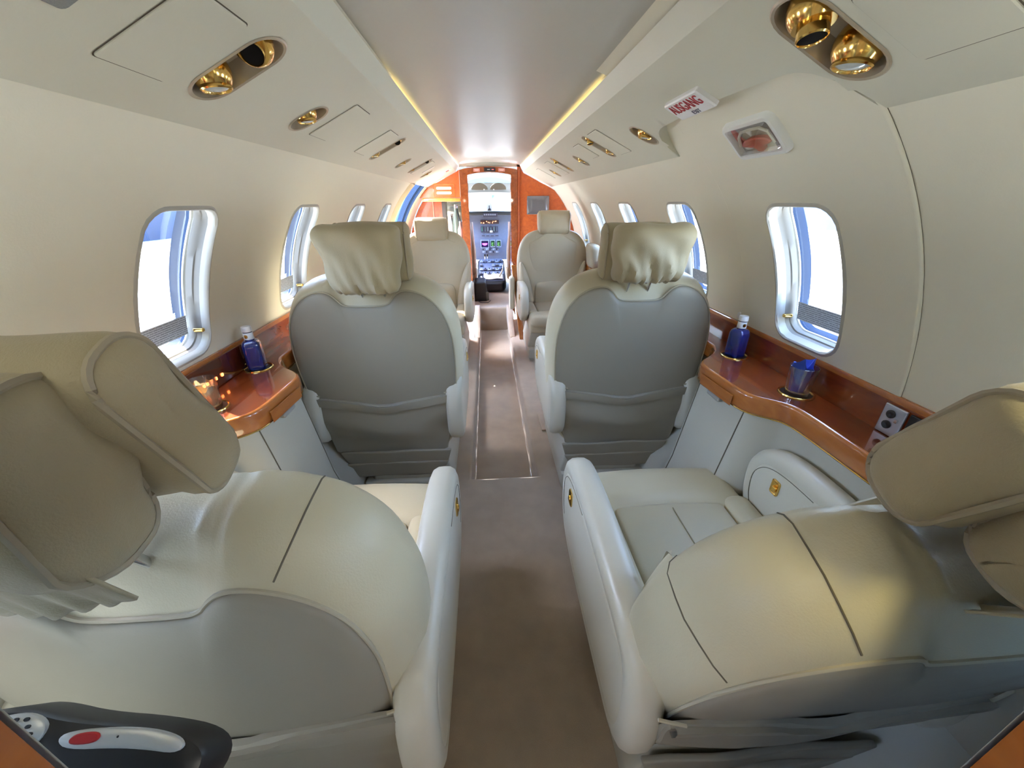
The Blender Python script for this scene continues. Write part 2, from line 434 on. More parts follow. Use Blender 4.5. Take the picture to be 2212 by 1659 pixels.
# cove light strips glowing at the ceiling edges and behind the wall edge of the valances
COVE = mat('cove_lamp_glow', (1, .85, .4), .5, emit=(1, .78, .30), estr=.7)
for s, nm in ((-1, 'left'), (1, 'right')):
    b = B(); b.box((s * .326, 2.75, 1.668), (.012, 2.7, .006)); tag(b.build('cove_light', COVE), 'slim warm cove light strip between the %s valance and the ceiling panel' % nm, 'light')
    b = B(); b.box((s * .592, 2.9 if s > 0 else 2.0, 1.5235), (.012, 2.6 if s > 0 else 2.4, .005)); tag(b.build('cove_light', COVE), 'slim warm light strip tucked behind the lower edge of the %s valance' % nm, 'light')
b = B(); b.box((.592, .40, 1.5235), (.012, .36, .005)); tag(b.build('cove_light', COVE), 'short warm light strip behind the valance aft of the exit hatch', 'light')

# reading lights: champagne tray, gold eyeballs, lens or dark nozzle
def light_unit(s, y, q, hl, hw, n, label):
    t = thing('reading_light', label, 'light', vpt(s, y, q), 0, 'gold reading lights in the valances')
    o = Vector(vpt(s, y, q))
    def F(a, l, d): return Vector(vpt(s, y + a, q + l / VL, d)) - o
    b = B(); out = []
    N = 48
    for k in range(N):
        a = 2 * PI * k / N; x, yy = radial(math.cos(a), math.sin(a) * hl / hw, hw, hl, hw * .98); out.append((x, yy))
    if s > 0: pass
    b.blob(out, [(1.0, -.006, .0006), (1.0, -.003, .0025), (1, .001, .001), (1, .003, -.014), (1, .006, -.030), (.5, 0, -.033)], lambda u, v, d: F(u, v, d), (0, 0), (False, True)).build('tray', DARKGOLD, t)
    cs = [-hl + hw * 1.05, hl - hw * 1.05] if n == 2 else [0]
    for i, cc in enumerate(cs):
        lens = (n == 1) or i == 0
        rr = hw * .80
        ax = Vector((s * -.15, .02, -1)) if lens else (Vector((0, -.25, -1)) if s > 0 else Vector((.25, -.75, -.6)))
        ax.normalize()
        p = F(0, cc, -.019)
        eb = B(); prof = [(rr * math.cos(a), rr * math.sin(a)) for a in lin(-.9, .72, 8)]
        eb.lathe(prof, p, ax, 28).build('eyeball', GOLD, t)
        rc = B(); top = rr * math.sin(.72); r1 = rr * math.cos(.72) * (1 if lens else .74)
        hgt = .004 if lens else .016
        rc.lathe([(r1 * .98, top - .004), (r1 * 1.02, top), (r1 * 1.02, top + hgt), (r1 * .92, top + hgt + .002), (r1 * .86, top + hgt), (r1 * .84, top)], p, ax, 28).build('bezel', GOLD, t)
        ln = B()
        if lens: ln.lathe([(r1 * .88, top + .001), (r1 * .6, top + .005), (.001, top + .007)], p, ax, 24).build('lens', LENS, t)
        else: ln.lathe([(r1 * .86, top + hgt - .001), (.001, top + hgt - .001)], p, ax, 24).build('nozzle', DARK, t)
    return t
ORD = ['first', 'second', 'third', 'fourth', 'fifth', 'sixth']
for i, u in enumerate(L_UN): light_unit(-1, *u, '%s gold reading light, %s unit from the rear of the left valance' % ('double' if u[4] == 2 else 'single', ORD[i]))
for i, u in enumerate(R_UN): light_unit(1, *u, '%s gold reading light, %s unit from the rear of the right valance' % ('double' if u[4] == 2 else 'single', ORD[i]))

# access panels in the valances: slightly proud lids with a dark joint
def vpanel(s, y0, y1, q0, q1, label):
    t = thing('access_panel', label, 'panel', vpt(s, (y0 + y1) / 2, (q0 + q1) / 2), 0, 'flush access panels in the valances')
    o = Vector(vpt(s, (y0 + y1) / 2, (q0 + q1) / 2)); cy, cq = (y0 + y1) / 2, (q0 + q1) / 2
    def F(u, v, d): return Vector(vpt(s, cy + u, cq + v / VL, d)) - o
    w_, h_ = y1 - y0, (q1 - q0) * VL
    b = B(); b.blob(rrect(w_, h_, .006, 3), [(1, 0, .0), (1, 0, .0018), (1, .0015, .003), (.5, 0, .003)], F, (0, 0), (False, True)).build('lid', VAL, t)
    b = B(); b.blob(rrect(w_, h_, .006, 3), [(1, -.0022, .0006), (1, .001, .0006)], F, (0, 0), (False, False)).build('joint', SEAM, t)
    return t
vpanel(-1, .652, .775, .265, .768, 'large flush hatch lid beside the rearmost left reading light')
vpanel(-1, 1.302, 1.432, .285, .78, 'flush rectangular lid just ahead of the rear single left light')
vpanel(-1, 1.708, 1.848, .285, .782, 'flush lid next to the middle double light, left valance')
vpanel(-1, 2.90, 3.03, .285, .80, 'flush lid ahead of the forward double light, left valance')
vpanel(1, .50, .622, .25, .68, 'large flush hatch lid behind the rear double light, right valance')
vpanel(1, 1.72, 1.855, .31, .82, 'flush lid behind the middle double light, right valance')
vpanel(1, 2.07, 2.195, .43, .78, 'small flush lid ahead of the middle double light, right valance')
vpanel(1, 2.97, 3.14, .30, .82, 'flush lid ahead of the forward double light, right valance')
vpanel(1, 3.55, 3.68, .30, .80, 'flush lid in the right valance near the wooden bulkhead')
t = thing('label_plate', 'small pale printed plate on the left valance near the bulkhead', 'sign', vpt(-1, 3.19, .57))
b = B(); o0 = Vector(vpt(-1, 3.19, .57)); b.blob(rrect(.05, .10, .004, 2), [(1, 0, 0), (1, 0, .003), (.5, 0, .003)], lambda u, v, d: Vector(vpt(-1, 3.19 + u, .57 + v / VL, d)) - o0, (0, 0), (False, True)).build('plate', WHITE, t)
t = thing('exit_sign', 'tiny white sign with a red square at the forward end of the left valance', 'sign', vpt(-1, 3.85, .84))
o0 = Vector(vpt(-1, 3.85, .84)); G = lambda u, v, d: Vector(vpt(-1, 3.85 + u, .84 + v / VL, d)) - o0
b = B(); b.blob(rrect(.09, .07, .004, 2), [(1, 0, 0), (1, 0, .004), (.5, 0, .004)], G, (0, 0), (False, True)).build('plate', WHITE, t)
b = B(); b.blob(rrect(.05, .03, .003, 2), [(1, 0, .004), (1, 0, .0055), (.5, 0, .0055)], G, (0, .005), (False, True)).build('red_square', RED, t)
t = thing('speaker_grille', 'grey fabric speaker panel at the rear of the left valance', 'speaker', vpt(-1, .52, .64))
o0 = Vector(vpt(-1, .515, .64)); t.location = o0
b = B(); b.blob(rrect(.13, .15, .008, 3), [(1, 0, 0), (1, .001, .004), (.5, 0, .004)], lambda u, v, d: Vector(vpt(-1, .515 + u, .64 + v / VL, d)) - o0, (0, 0), (False, True)).build('grille', mat('speaker_fabric', (.30, .31, .30), .9, bump=(900, 1)), t)

# AUSGANG sign
t = thing('exit_sign', 'white AUSGANG sign with red letters on the edge of the right valance', 'sign', vpt(1, 1.10, .57))
o0 = Vector(vpt(1, 1.10, .57)); G = lambda u, v, d: Vector(vpt(1, 1.10 + u, .57 + v / VL, d)) - o0
b = B(); b.blob(rrect(.165, .066, .006, 3), [(1, 0, 0), (1, 0, .009), (1, .003, .012), (.5, 0, .012)], G, (0, 0), (False, True)).build('plate', WHITE, t)
SIGNRED = mat('sign_red', (.42, .03, .04), .5); SIGNGREY = mat('sign_grey', (.16, .16, .2), .5)
mx_ = frame(G(0, .008, .0126), Vector(vpt(1, 0, 0)) - Vector(vpt(1, 1, 0)), Vector(vpt(1, 0, 1)) - Vector(vpt(1, 0, 0)))
text('lettering', 'AUSGANG', .044, SIGNRED, mx_, t, sx=.68)
mx_ = frame(G(-.01, -.021, .0126), Vector(vpt(1, 0, 0)) - Vector(vpt(1, 1, 0)), Vector(vpt(1, 0, 1)) - Vector(vpt(1, 0, 0)))
text('lettering', 'EXIT', .017, SIGNGREY, mx_, t)

# emergency handle box on the hatch
hb_a = ang(1.503, rh); t = thing('emergency_handle', 'red emergency exit handle behind a clear cover in a cream frame', 'handle', cyl(1, rh)(1.05, hb_a))
o0 = Vector(cyl(1, rh)(1.05, hb_a))
def H(u, v, d): return Vector(cyl(1, rh - d)(1.05 + u, hb_a + v / R)) - o0
b = B(); b.blob(dense(rrect(.19, .112, .022, 5), .02), [(1, 0, -.002), (1, .001, .010), (1, .005, .015), (1, .014, .016), (1, .018, .010), (1, .019, .001)], H, (0, 0), (False, False)).build('frame', FRAMEW, t)
b = B(); b.blob(dense(rrect(.155, .078, .012, 4), .02), [(1, 0, .002), (.5, 0, .002)], H, (0, 0), (False, True)).build('back_plate', mat('handle_back', (.32, .29, .26), .5), t)
b = B(); b.blob(chaikin([(.06, .036), (.074, .036), (.074, -.02), (.045, -.016), (.03, -.010), (.055, .0)], 2), [(1, 0, .002), (1, 0, .006), (.3, 0, .007)], H, None, (False, True)).build('red_marking', RED, t)
b = B(); b.blob(chaikin([(-.056, -.018), (-.04, -.002), (.0, .004), (.045, -.001), (.058, -.014), (.03, -.022), (.012, -.024), (.008, -.038), (-.014, -.038), (-.018, -.024)], 2), [(1, 0, .003), (1, 0, .011), (1, .003, .014), (.3, 0, .015)], H, None, (False, True)).build('handle', RED, t)
arc = [H(x, y, .011) for x, y in chaikin([(-.062, -.02), (-.06, .012), (-.04, .026), (0, .028), (.03, .026), (.05, .012), (.062, -.012)], 0)]
b = B(); b.tube(arc, .0035, 8).build('grab_ring', mat('ring_cream', (.75, .72, .6), .4), t)
b = B(); b.blob([(-.010, .026), (0, .010), (.010, .026)], [(1, 0, .010), (1, 0, .013)], H, None, (True, True)).build('pointer', WHITE, t)
b = B(); b.blob(dense(rrect(.156, .078, .012, 4), .02), [(1, 0, .012), (1, .004, .019), (.5, 0, .02)], H, (0, 0), (False, True)).build('cover', COVER, t)

# ------------------------------------------------------------------ floor
SF = .12      # side floor level; the aisle is sunk to 0
b = B()
AX = .165; YA = 1.50; YS = 4.30
fx = lambda z: math.sqrt(max(0, R * R - (z - CZ) ** 2)) + .02
def floor_prof(y):
    if y < YA: return [(-fx(SF), SF), (-.2, SF), (0, SF), (.2, SF), (fx(SF), SF)]
b.grid(lambda y, x: (x, y, SF + .0015 * math.sin(31 * x + 9 * y)), lin(Y0, YA - .012, 40), lin(-fx(SF), fx(SF), 40), False)
b.grid(lambda t, x: (x, YA - .012 + .012 * math.sin(t * PI / 2), SF - .012 + .012 * math.cos(t * PI / 2)), lin(0, 1, 4), lin(-AX - .03, AX + .03, 10), False)
b.grid(lambda z, x: (x, YA, z), [SF - .012, 0], lin(-AX - .03, AX + .03, 4), False)
for s in (-1, 1):
    prof = [(fx(SF), SF), (.40, SF), (.20, SF), (AX + .016, SF), (AX + .008, SF - .003), (AX + .002, SF - .009), (AX, SF - .02), (AX - .003, .006), (AX - .012, 0)]
    b.grid(lambda y, i, s=s: (s * prof[int(i)][0], y, prof[int(i)][1]), lin(YA - .012, YS + .02, 30), range(len(prof)), s > 0)
b.grid(lambda y, x: (x, y, .002 * math.sin(23 * y + 5 * x) * math.cos(17 * x)), lin(YA - .01, YS + .04, 60), lin(-AX + .012, AX - .012, 10), False)
# step up to the flight deck and its carpeted cheeks
b.grid(lambda t, x: (x, YS + .02 * (1 - math.cos(t)), .27 - .02 + .02 * math.sin(t)), lin(0, PI / 2, 4), lin(-.20, .20, 4), False)
b.grid(lambda z, x: (x, YS, z), [-.02, .25], lin(-.20, .20, 4), False)
b.grid(lambda y, x: (x, y, .27), lin(YS + .02, 6.6, 6), lin(-.75, .75, 6), False)
struct(b.build('floor', CARPET), 'beige carpet with a sunken aisle and a step up to the flight deck')
for s, nm in ((-1, 'left'), (1, 'right')):
    b = B()
    out = chaikin([(3.62, .10), (4.30, .10), (4.30, .30), (4.18, .33), (4.06, .325), (3.94, .28), (3.86, .20), (3.74, .15)], 3)
    o = b.blob(out, [(1, .012, -.03), (1, .003, -.026), (1, 0, -.018), (1, 0, .02), (1, .003, .026), (1, .012, .03), (.5, 0, .03)], lambda u, v, d, s=s: (s * .178 + d, u, v)).build('trim_%d' % (3 if s < 0 else 4), CARPET)
    struct(o, 'carpeted cheek beside the step on the %s of the aisle' % nm)
# carpet pull tab / floor lid by the right mid seat
b = B(); b.soft((.30, 2.0, SF + .006), (.12, .2, .012), .005)
tag(b.build('floor_lid', CARPET), 'carpet-covered floor lid on the side floor beside the right middle seat', 'lid')

# ------------------------------------------------------------------ forward bulkhead, doorway, entry door
def prism(out, y0, y1, r=.004, c=None):
    b = B(); return b.blob(out, [(1, r, y0), (1, 0, y0 + r), (1, 0, y1 - r), (1, r, y1)], lambda u, v, d: (u, d, v), c)
# right-hand panel, cut to the fuselage curve and the valance
pts = [(.272, .125), (.60, .125)] + [((R - .004) * math.cos(a), CZ + (R - .004) * math.sin(a)) for a in lin(ang(.16), ang(1.47), 18)] + [(.620, 1.488), (.338, 1.622), (.300, 1.69), (.272, 1.697)]
b = B(); N = len(pts)
V = [(p[0], 4.30, p[1]) for p in pts] + [(p[0], 4.33, p[1]) for p in pts]
b.add(V, [tuple(range(N)), tuple(range(2 * N - 1, N - 1, -1))] + [(i, i + N, (i + 1) % N + N, (i + 1) % N) for i in range(N)])
wf = struct(b.build('wall_front', WOODB, smooth=False), 'orange cherry veneer bulkhead panel on the right of the flight deck doorway')
b = B(); b.tube([(.284, 4.297, .2), (.284, 4.297, 1.66)], .016, 12).build('corner_post', WOODB, wf)
t = thing('monitor', 'small grey glossy screen set in the orange veneer right of the doorway', 'screen', (.49, 4.297, 1.329))
b = B(); b.blob(rrect(.228, .172, .006, 3), [(1, 0, 0), (1, 0, -.006), (1, .003, -.008), (.5, 0, -.008)], lambda u, v, d: (u, d, v), (0, 0), (False, True)).build('screen', mat('screen_grey', (.22, .22, .25), .12, .6), t)
# doorway frame with arched head
def door_path(xl, xr, zs, zt, z0):
    P = [(xl, z0), (xl, .7), (xl, 1.2), (xl, zs)]
    for i in range(1, 12):
        u = i / 12; P.append((xl + (xr - xl) * u, zs + (zt - zs) * math.sin(PI * u) ** .8))
    return P + [(xr, zs), (xr, 1.2), (xr, .7), (xr, z0)]
I = door_path(-.222, .209, 1.604, 1.630, .27); O = door_path(-.300, .274, 1.650, 1.678, .12)
b = B(); n = len(I)
V = [(p[0], 4.275, p[1]) for p in I] + [(p[0], 4.275, p[1]) for p in O] + [(p[0], 4.40, p[1]) for p in I] + [(p[0], 4.40, p[1]) for p in O]
F = []
for i in range(n - 1):
    F += [(i, i + n, i + n + 1, i + 1), (i + 2 * n, i + 2 * n + 1, i + 3 * n + 1, i + 3 * n), (i, i + 1, i + 2 * n + 1, i + 2 * n), (i + n, i + 3 * n, i + 3 * n + 1, i + n + 1)]
b.add(V, F)
dfr = struct(b.build('trim_5', wood('veneer_dark', (.30, .07, .014), (.18, .035, .006)), smooth=False), 'dark cherry doorway frame to the flight deck')
b = B()
ys = lin(-.30, .30, 20)
b.grid(lambda x, z: (x, 4.30, 1.675 + (1.694 + .022 * (1 - (x / .30) ** 2) - 1.675) * z), ys, [0, 1]); struct(b.build('trim_6', CEIL))
PINK = mat('placard_pink', (.55, .22, .18), .5)
for x, m, wd in ((-.128, PINK, .062), (.0, BLACK, .11), (.118, PINK, .065)):
    t = thing('placard', {-.128: 'left pinkish placard on the arch over the doorway', .0: 'dark lit annunciator strip in the middle of the doorway arch', .118: 'right pinkish placard on the arch over the doorway'}[x], 'sign', (x, 4.274, 1.641 + .010 * (1 - (x / .2) ** 2)))
    b = B(); b.box((0, -.002, 0), (wd, .004, .028 if m is not BLACK else .034)).build('plate', m, t)
    for dz, ww in (((.005, .7), (-.005, .5)) if m is not BLACK else ((.0, .25),)):
        b = B(); b.box((-.01 if m is BLACK else 0, -.0045, dz), (wd * ww, .001, .004)).build('print_line', mat('print_pale', (.75, .55, .5), .5) if m is not BLACK else SILVER, t)
    if m is BLACK: b = B(); b.box((.03, -.0045, 0), (.02, .001, .006)).build('red_legend', mat('legend_red', (.8, .05, .05), .5, emit=(1, .1, .1), estr=.6), t)

# galley left of the doorway: overhead cupboard, shelf, niche, lower cupboard
gal = thing('galley_cupboard', 'orange veneer galley cupboard with two glowing vents left of the doorway', 'cupboard', (-.5, 4.3, 1.39))
gp = [(-.302, 1.405), (-.302, 1.655), (-.34, 1.63), (-.60, 1.507), (-.635, 1.488)] + [(-(R - .006) * math.cos(a), CZ + (R - .006) * math.sin(a)) for a in lin(ang(1.485), ang(1.405), 5)]
b = B(); N = len(gp); V = [(p[0] + .5, 0, p[1] - 1.39) for p in gp] + [(p[0] + .5, .32, p[1] - 1.39) for p in gp]
b.add(V, [tuple(range(N))[::-1], tuple(range(N, 2 * N))] + [(i, (i + 1) % N, (i + 1) % N + N, i + N) for i in range(N)]); b.build('body', WOODB, gal, False)
b = B(); b.blob(rrect(.215, .125, .01, 3), [(1, 0, .002), (1, 0, -.004), (1, .005, -.004), (1, .008, .0)], lambda u, v, d: (u + .035, d, v + .078), (0, 0), (False, False)).build('vent_frame', WOODE, gal)
GLOW = mat('vent_glow', (1, .85, .5), .5, emit=(1, .78, .38), estr=.55)
for dz in (.058, .100):
    b = B(); b.blob(rrect(.15, .024, .011, 5), [(1, 0, .002), (1, .001, -.003), (.5, 0, -.003)], lambda u, v, d, dz=dz: (u + .035, d, v + dz), (0, 0), (False, True)).build('vent', GLOW, gal)
b = B(); b.soft((.005, .02, -.005), (.385, .06, .034), .008); b.build('shelf_lip', wood('veneer_bright', (.75, .28, .05), (.62, .20, .03)), gal)
b = B(); b.box((.198, .0, .15), (.006, .012, .26)); b.build('edge_strip', mat('edge_pale', (.7, .45, .38), .3), gal)
b = B()
gw = [(-.302, .13), (-.302, 1.40)] + [(-(R - .008) * math.cos(a), CZ + (R - .008) * math.sin(a)) for a in lin(ang(1.40), ang(.13), 12)]
N = len(gw); b.add([(p[0], 4.585, p[1]) for p in gw], [tuple(range(N))[::-1]])
bp = tag(b.build('galley_back_panel', WOODB, smooth=False), 'orange veneer back wall of the galley niche', 'panel')
b = B(); b.box((-.62, 4.575, 1.2), (.006, .01, .36)); b.build('moulding', mat('moulding_pale', (.8, .5, .3), .3), bp)
t = thing('galley_counter', 'orange veneer counter cupboard under the galley niche', 'cupboard', (-.5, 4.3, .12))
cx = [(-.302, .12), (-.302, 1.0)] + [(-(R - .01) * math.cos(a), CZ + (R - .01) * math.sin(a)) for a in lin(ang(1.0), ang(.14), 10)]
b = B(); N = len(cx); V = [(p[0] + .5, 0, p[1] - .12) for p in cx] + [(p[0] + .5, .28, p[1] - .12) for p in cx]
b.add(V, [tuple(range(N))[::-1], tuple(range(N, 2 * N))] + [(i, (i + 1) % N, (i + 1) % N + N, i + N) for i in range(N)]); b.build('body', WOODB, t, False)
b = B(); b.box((-.03, -.004, .55), (.3, .008, .4)); b.build('door', WOODE, t); 
t = thing('galley_mirror', 'dark mirrored unit with a slatted top in the galley niche', 'mirror', (-.41, 4.52, 1.0))
b = B(); b.box((0, .03, .19), (.21, .02, .38)); b.build('mirror_panel', mat('mirror_steel', (.8, .8, .76), .06, 1), t)
for k in range(4):
    b = B(); b.box((.03, -.03, .33 + .016 * k), (.15, .10, .006)); b.build('slat', mat('slat_dark', (.22, .20, .16), .3, .5), t)
b = B(); b.box((-.085, -.02, .2), (.04, .08, .37)); b.build('side_column', mat('column_dark', (.05, .035, .03), .3), t)
BGR = mat('bottle_grey_green', (.16, .19, .14), .25, .2); BCLR = mat('bottle_pale', (.75, .72, .62), .2)
def galley_bottle(x, y, h, r, m, label):
    t = thing('bottle', label, 'bottle', (x, y, 1.0), 0, 'bottles in the galley niche')
    b = B(); b.lathe([(r * .9, 0), (r, .01), (r, h * .55), (r * .45, h * .78), (r * .42, h * .9)], n=16).build('body', m, t)
    b = B(); b.lathe([(r * .5, h * .9), (r * .5, h), (r * .1, h)], n=14).build('cap', STEEL, t)
galley_bottle(-.372, 4.42, .34, .036, BGR, 'tall grey-green flask in the galley niche')
galley_bottle(-.43, 4.45, .25, .022, BCLR, 'slim pale bottle left of the tall galley flask')
galley_bottle(-.330, 4.38, .18, .028, mat('bottle_rose', (.55, .30, .24), .3), 'short rosy bottle right of the tall galley flask')

# entry door opening, forward left: beige surround, jambs, sill and the open door leaf outside
SUR = mat('door_surround_beige', (.62, .53, .33), .5)
f = cyl(-1, R - .012)
b = B(); A0, A1 = ang(.13), ang(1.50)
b.grid(lambda u, a: cyl(-1, R - .014 * math.sin(PI * u))(3.37 + .215 * u, a), lin(0, 1, 8), lin(A0, A1, 24), False)
sur = struct(b.build('trim_7', SUR), 'beige surround on the rear side of the entry door opening')
b = B(); b.grid(lambda r, a: cyl(-1, r)(DO0, a), lin(R - .001, R + .07, 4), lin(A0, A1, 24), True); b.build('rear_jamb', FRAMEW, sur)
b = B()
prof = [(DO1 + .03, R - .003), (DO1, R + .0), (DO1 - .005, R + .015), (DO1 + .004, R + .022), (DO1 - .002, R + .03), (DO1 - .02, R + .033), (DO1 - .022, R + .05), (DO1 - .012, R + .055), (DO1 - .015, R + .08)]
b.grid(lambda i, a: cyl(-1, prof[int(i)][1])(prof[int(i)][0], a), range(len(prof)), lin(A0, A1, 24), True)
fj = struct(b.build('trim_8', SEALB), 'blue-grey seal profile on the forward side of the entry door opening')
b = B(); b.grid(lambda u, a: cyl(-1, R - .008 * math.sin(PI * u))(DO1 + .0 + .16 * u, a), lin(0, 1, 6), lin(A0, A1, 24), False)
struct(b.build('trim_9', mat('jamb_ivory', (.78, .72, .52), .4)), 'ivory strip between the entry door seal and the galley')
b = B(); b.grid(lambda y, r: cyl(-1, R + r)(y, ang(.13)), lin(DO0, DO1, 3), lin(-.02, .2, 3), False); struct(b.build('trim_10', STEEL), 'metal sill of the entry door opening')
t = thing('airstair_door', 'open entry door leaf with steps hanging outside the forward left opening', 'door', (-1.35, 3.86, -.45))
b = B(); b.soft((0, 0, 0), (.06, .54, 1.2), .02, lambda p: Vector((p.x - .45 * (p.z / 1.2), p.y, p.z))).build('leaf', WHITE, t)
for k in range(3): b = B(); b.box((.05 - .13 * (k - 1), 0, .34 * (k - 1)), (.22, .46, .03)); b.build('step', SILVER, t)

# ------------------------------------------------------------------ side consoles (ledges)
KE = [(-1.0, .785), (.80, .785), (.862, .782), (.89, .765), (.925, .715), (.955, .698), (1.0, .692), (1.15, .683), (1.185, .686), (1.21, .70), (1.27, .775), (1.30, .80), (1.36, .828), (1.60, .83), (1.75, .80),
      (1.87, .79), (1.915, .76), (1.96, .71), (2.0, .697), (2.18, .686), (2.25, .70), (2.31, .775), (2.36, .81), (2.42, .83), (4.4, .83)]
def edge(y):
    for i in range(len(KE) - 1):
        if KE[i][0] <= y <= KE[i + 1][0]:
            return KE[i][1] + (KE[i + 1][1] - KE[i][1]) * (y - KE[i][0]) / (KE[i + 1][0] - KE[i][0])
    return .83
def esm(y): return sum(edge(y + d) for d in (-.016, -.008, 0, .008, .016)) / 5
LZ = .845
def console(s, ya, yb, label):
    t = thing('side_console', label, 'console', (s * .84, (ya + yb) / 2, SF))
    O = Vector((s * .84, (ya + yb) / 2, SF))
    def P(x, y, z): return (s * x - O.x, y - O.y, z - O.z)
    ys = lin(ya, yb, int((yb - ya) / .012))
    b = B(); b.grid(lambda y, u: P(esm(y) + .010 + (.906 - esm(y) - .010) * u, y, LZ), ys, [0, .3, .6, 1], s < 0); b.build('top', WOOD, t)
    lip = [(.010, LZ), (.006, LZ - .001), (.002, LZ - .004), (0, LZ - .010), (.0, LZ - .050), (.003, LZ - .056), (.012, LZ - .058), (.03, LZ - .058)]
    b = B(); b.grid(lambda y, i: P(esm(y) + lip[int(i)][0], y, lip[int(i)][1]), ys, range(len(lip)), s > 0); b.build('fascia', WOODE, t)
    b = B(); b.tube([P(esm(y) + .003, y, LZ - .059) for y in ys[::2]], .0022, 6); b.build('brass_strip', GOLD, t)
    bb = [(.9035, LZ), (.9045, .925), (.9035, .9345), (.906, .940), (.914, .9405), (.918, .934)]
    b = B(); b.grid(lambda y, i: P(bb[int(i)][0], y, bb[int(i)][1]), lin(ya, yb, 30), [0, 1], s < 0); b.build('backboard', WOOD, t)
    b = B(); b.grid(lambda y, i: P(bb[int(i)][0], y, bb[int(i)][1]), lin(ya, yb, 30), range(1, 6), s < 0); b.build('rail', WOODE, t)
    pan = [(.018, LZ - .056, 0), (.022, .70, .15), (.03, .45, .5), (.02, .30, .8), (.0, SF + .002, 1)]
    def SP(y, i):
        dx, z, k = pan[int(i)]; e = esm(y)
        if z > .35: k *= 1 - .78 * max(0, min(1, (e - .70) / .07))
        return P((e + dx) * (1 - k) + (.60 + .25 * (e - .70)) * k, y, z)
    b = B(); b.grid(SP, ys, range(len(pan)), s > 0); b.build('side_panel', CABM, t)
    for yj in (.955, 1.185, 2.0, 2.23):
        if ya < yj < yb:
            b = B(); b.tube([Vector(SP(yj, i)) + Vector((-s * .0006, 0, 0)) for i in range(len(pan))], .0018, 5); b.build('panel_joint', SEAM, t)
    for y0 in (.985, 2.03):
        if ya < y0 < yb:
            b = B(); b.grid(lambda y, i: P(esm(y) + (-.004, -.006, -.006, -.004)[int(i)], y, LZ - (.0245, .027, .060, .0625)[int(i)]), lin(y0, y0 + .165, 14), range(4), s > 0); d = b.build('drawer_front', WOODE, t)
            b = B(); b.soft(P(esm(y0 + .09) + .006, y0 + .09, LZ - .071), (.02, .07, .016), .005); b.build('finger_pull', mat('pull_grey', (.30, .29, .27), .4), t)
    return t
conL = console(-1, .13, 3.36, 'glossy cherry side ledge with cream panels along the left wall')
conR = console(1, .13, 4.27, 'glossy cherry side ledge with cream panels along the right wall')
b = B(); b.tube([(.7, 1.345, .70 - .02), (.694, 1.30, .66), (.689, 1.27, .635)], .004, 6)
def cup_ring(x, y, label):
    t = thing('cup_holder', label, 'cup holder', (x, y, LZ), 0, 'gold cup holders in the ledges')
    b = B(); b.tube([(.043 * math.cos(a), .043 * math.sin(a), .001) for a in lin(0, 2 * PI, 36)[:-1]], .0032, 8, True).build('rim', GOLD, t)
    b = B(); b.lathe([(.0405, .0005), (.0405, .0012), (.001, .0012)], n=28).build('painted_well', mat('well_shade', (.03, .015, .008), .3), t)  # flat dark disc, painted as the shaded depth of a recess
BLUE = mat('bottle_blue', (.012, .03, .26), .06, coat=1); BLUE.node_tree.nodes['Principled BSDF'].inputs['Transmission Weight'].default_value = .35
LBL = mat('label_white', (.78, .80, .82), .4)
def bottle(x, y, label):
    t = thing('water_bottle', label, 'bottle', (x, y, LZ + .001), .3, 'blue water bottles')
    def sq(a): return 1 / (abs(math.cos(a)) ** 5 + abs(math.sin(a)) ** 5) ** (1 / 5)
    b = B(); n = 40
    prof = [(.020, 0), (.025, .001), (.0268, .006), (.0268, .078), (.026, .088), (.0225, .097), (.017, .102)]
    V = []
    b.lathe(prof, n=n, sq=sq); b.build('body', BLUE, t)
    b = B(); b.lathe([(.0145, .098), (.0140, .104), (.0138, .110)], n=20).build('neck', BLUE, t)
    b = B(); b.lathe([(.0150, .106), (.0152, .108), (.0145, .128), (.0140, .129)], n=24).build('label', LBL, t)
    b = B(); b.lathe([(.0143, .1285), (.0143, .1315)], n=24).build('tamper_band', mat('band_dark', (.01, .01, .03), .4), t)
    b = B(); b.lathe([(.0148, .1315), (.0152, .133), (.0150, .146), (.0138, .149), (.001, .1495)], n=28, sq=lambda a: 1 + .012 * math.cos(28 * a)).build('cap', WHITE, t)
    b = B(); b.blob(rrect(.012, .012, .005, 4), [(1, 0, 0), (1, 0, .0006), (.4, 0, .0006)], lambda u, v, d: ((.0149 + d) * math.cos(-1.9 + u * 66), (.0149 + d) * math.sin(-1.9 + u * 66), .117 + v), (0, 0), (False, True)).build('emblem', GOLD, t)
    return t
def tumbler(x, y, label, nap):
    t = thing('tumbler', label, 'glass', (x, y, LZ + .0015), 0, 'clear tumblers in the cup holders')
    b = B(); b.lathe([(.029, 0), (.030, .004), (.0355, .085), (.0343, .085), (.0290, .008), (.001, .007)], n=36).build('glass', CLEAR, t)
    n = thing('napkin', nap[1], 'napkin', (x, y, LZ + .010))
    b = B()
    def fold(u, v, d): return (u, v, d)
    out = [(.022 * math.cos(a) * (1 + .25 * math.sin(3 * a)), .022 * math.sin(a) * (1 + .2 * math.cos(2 * a))) for a in lin(0, 2 * PI, 40)[:-1]]
    rg = [(.1, 0, 0), (.8, 0, .0), (.9, 0, .02), (1.0, 0, .05), (1.15, 0, nap[2] * .8), (1.05, 0, nap[2]), (.6, 0, nap[2] * .8), (.2, 0, nap[2] * .7)]
    b.blob(out, rg, lambda u, v, d: (u * (1 + 2.2 * d * math.sin(5 * math.atan2(v, u))), v, d + (.014 * math.sin(2 * math.atan2(v, u) + 1) + .006 * math.sin(5 * math.atan2(v, u) + 2)) * min(1, (d / .08) ** 2)), (0, 0)).build('cloth', nap[0], n)
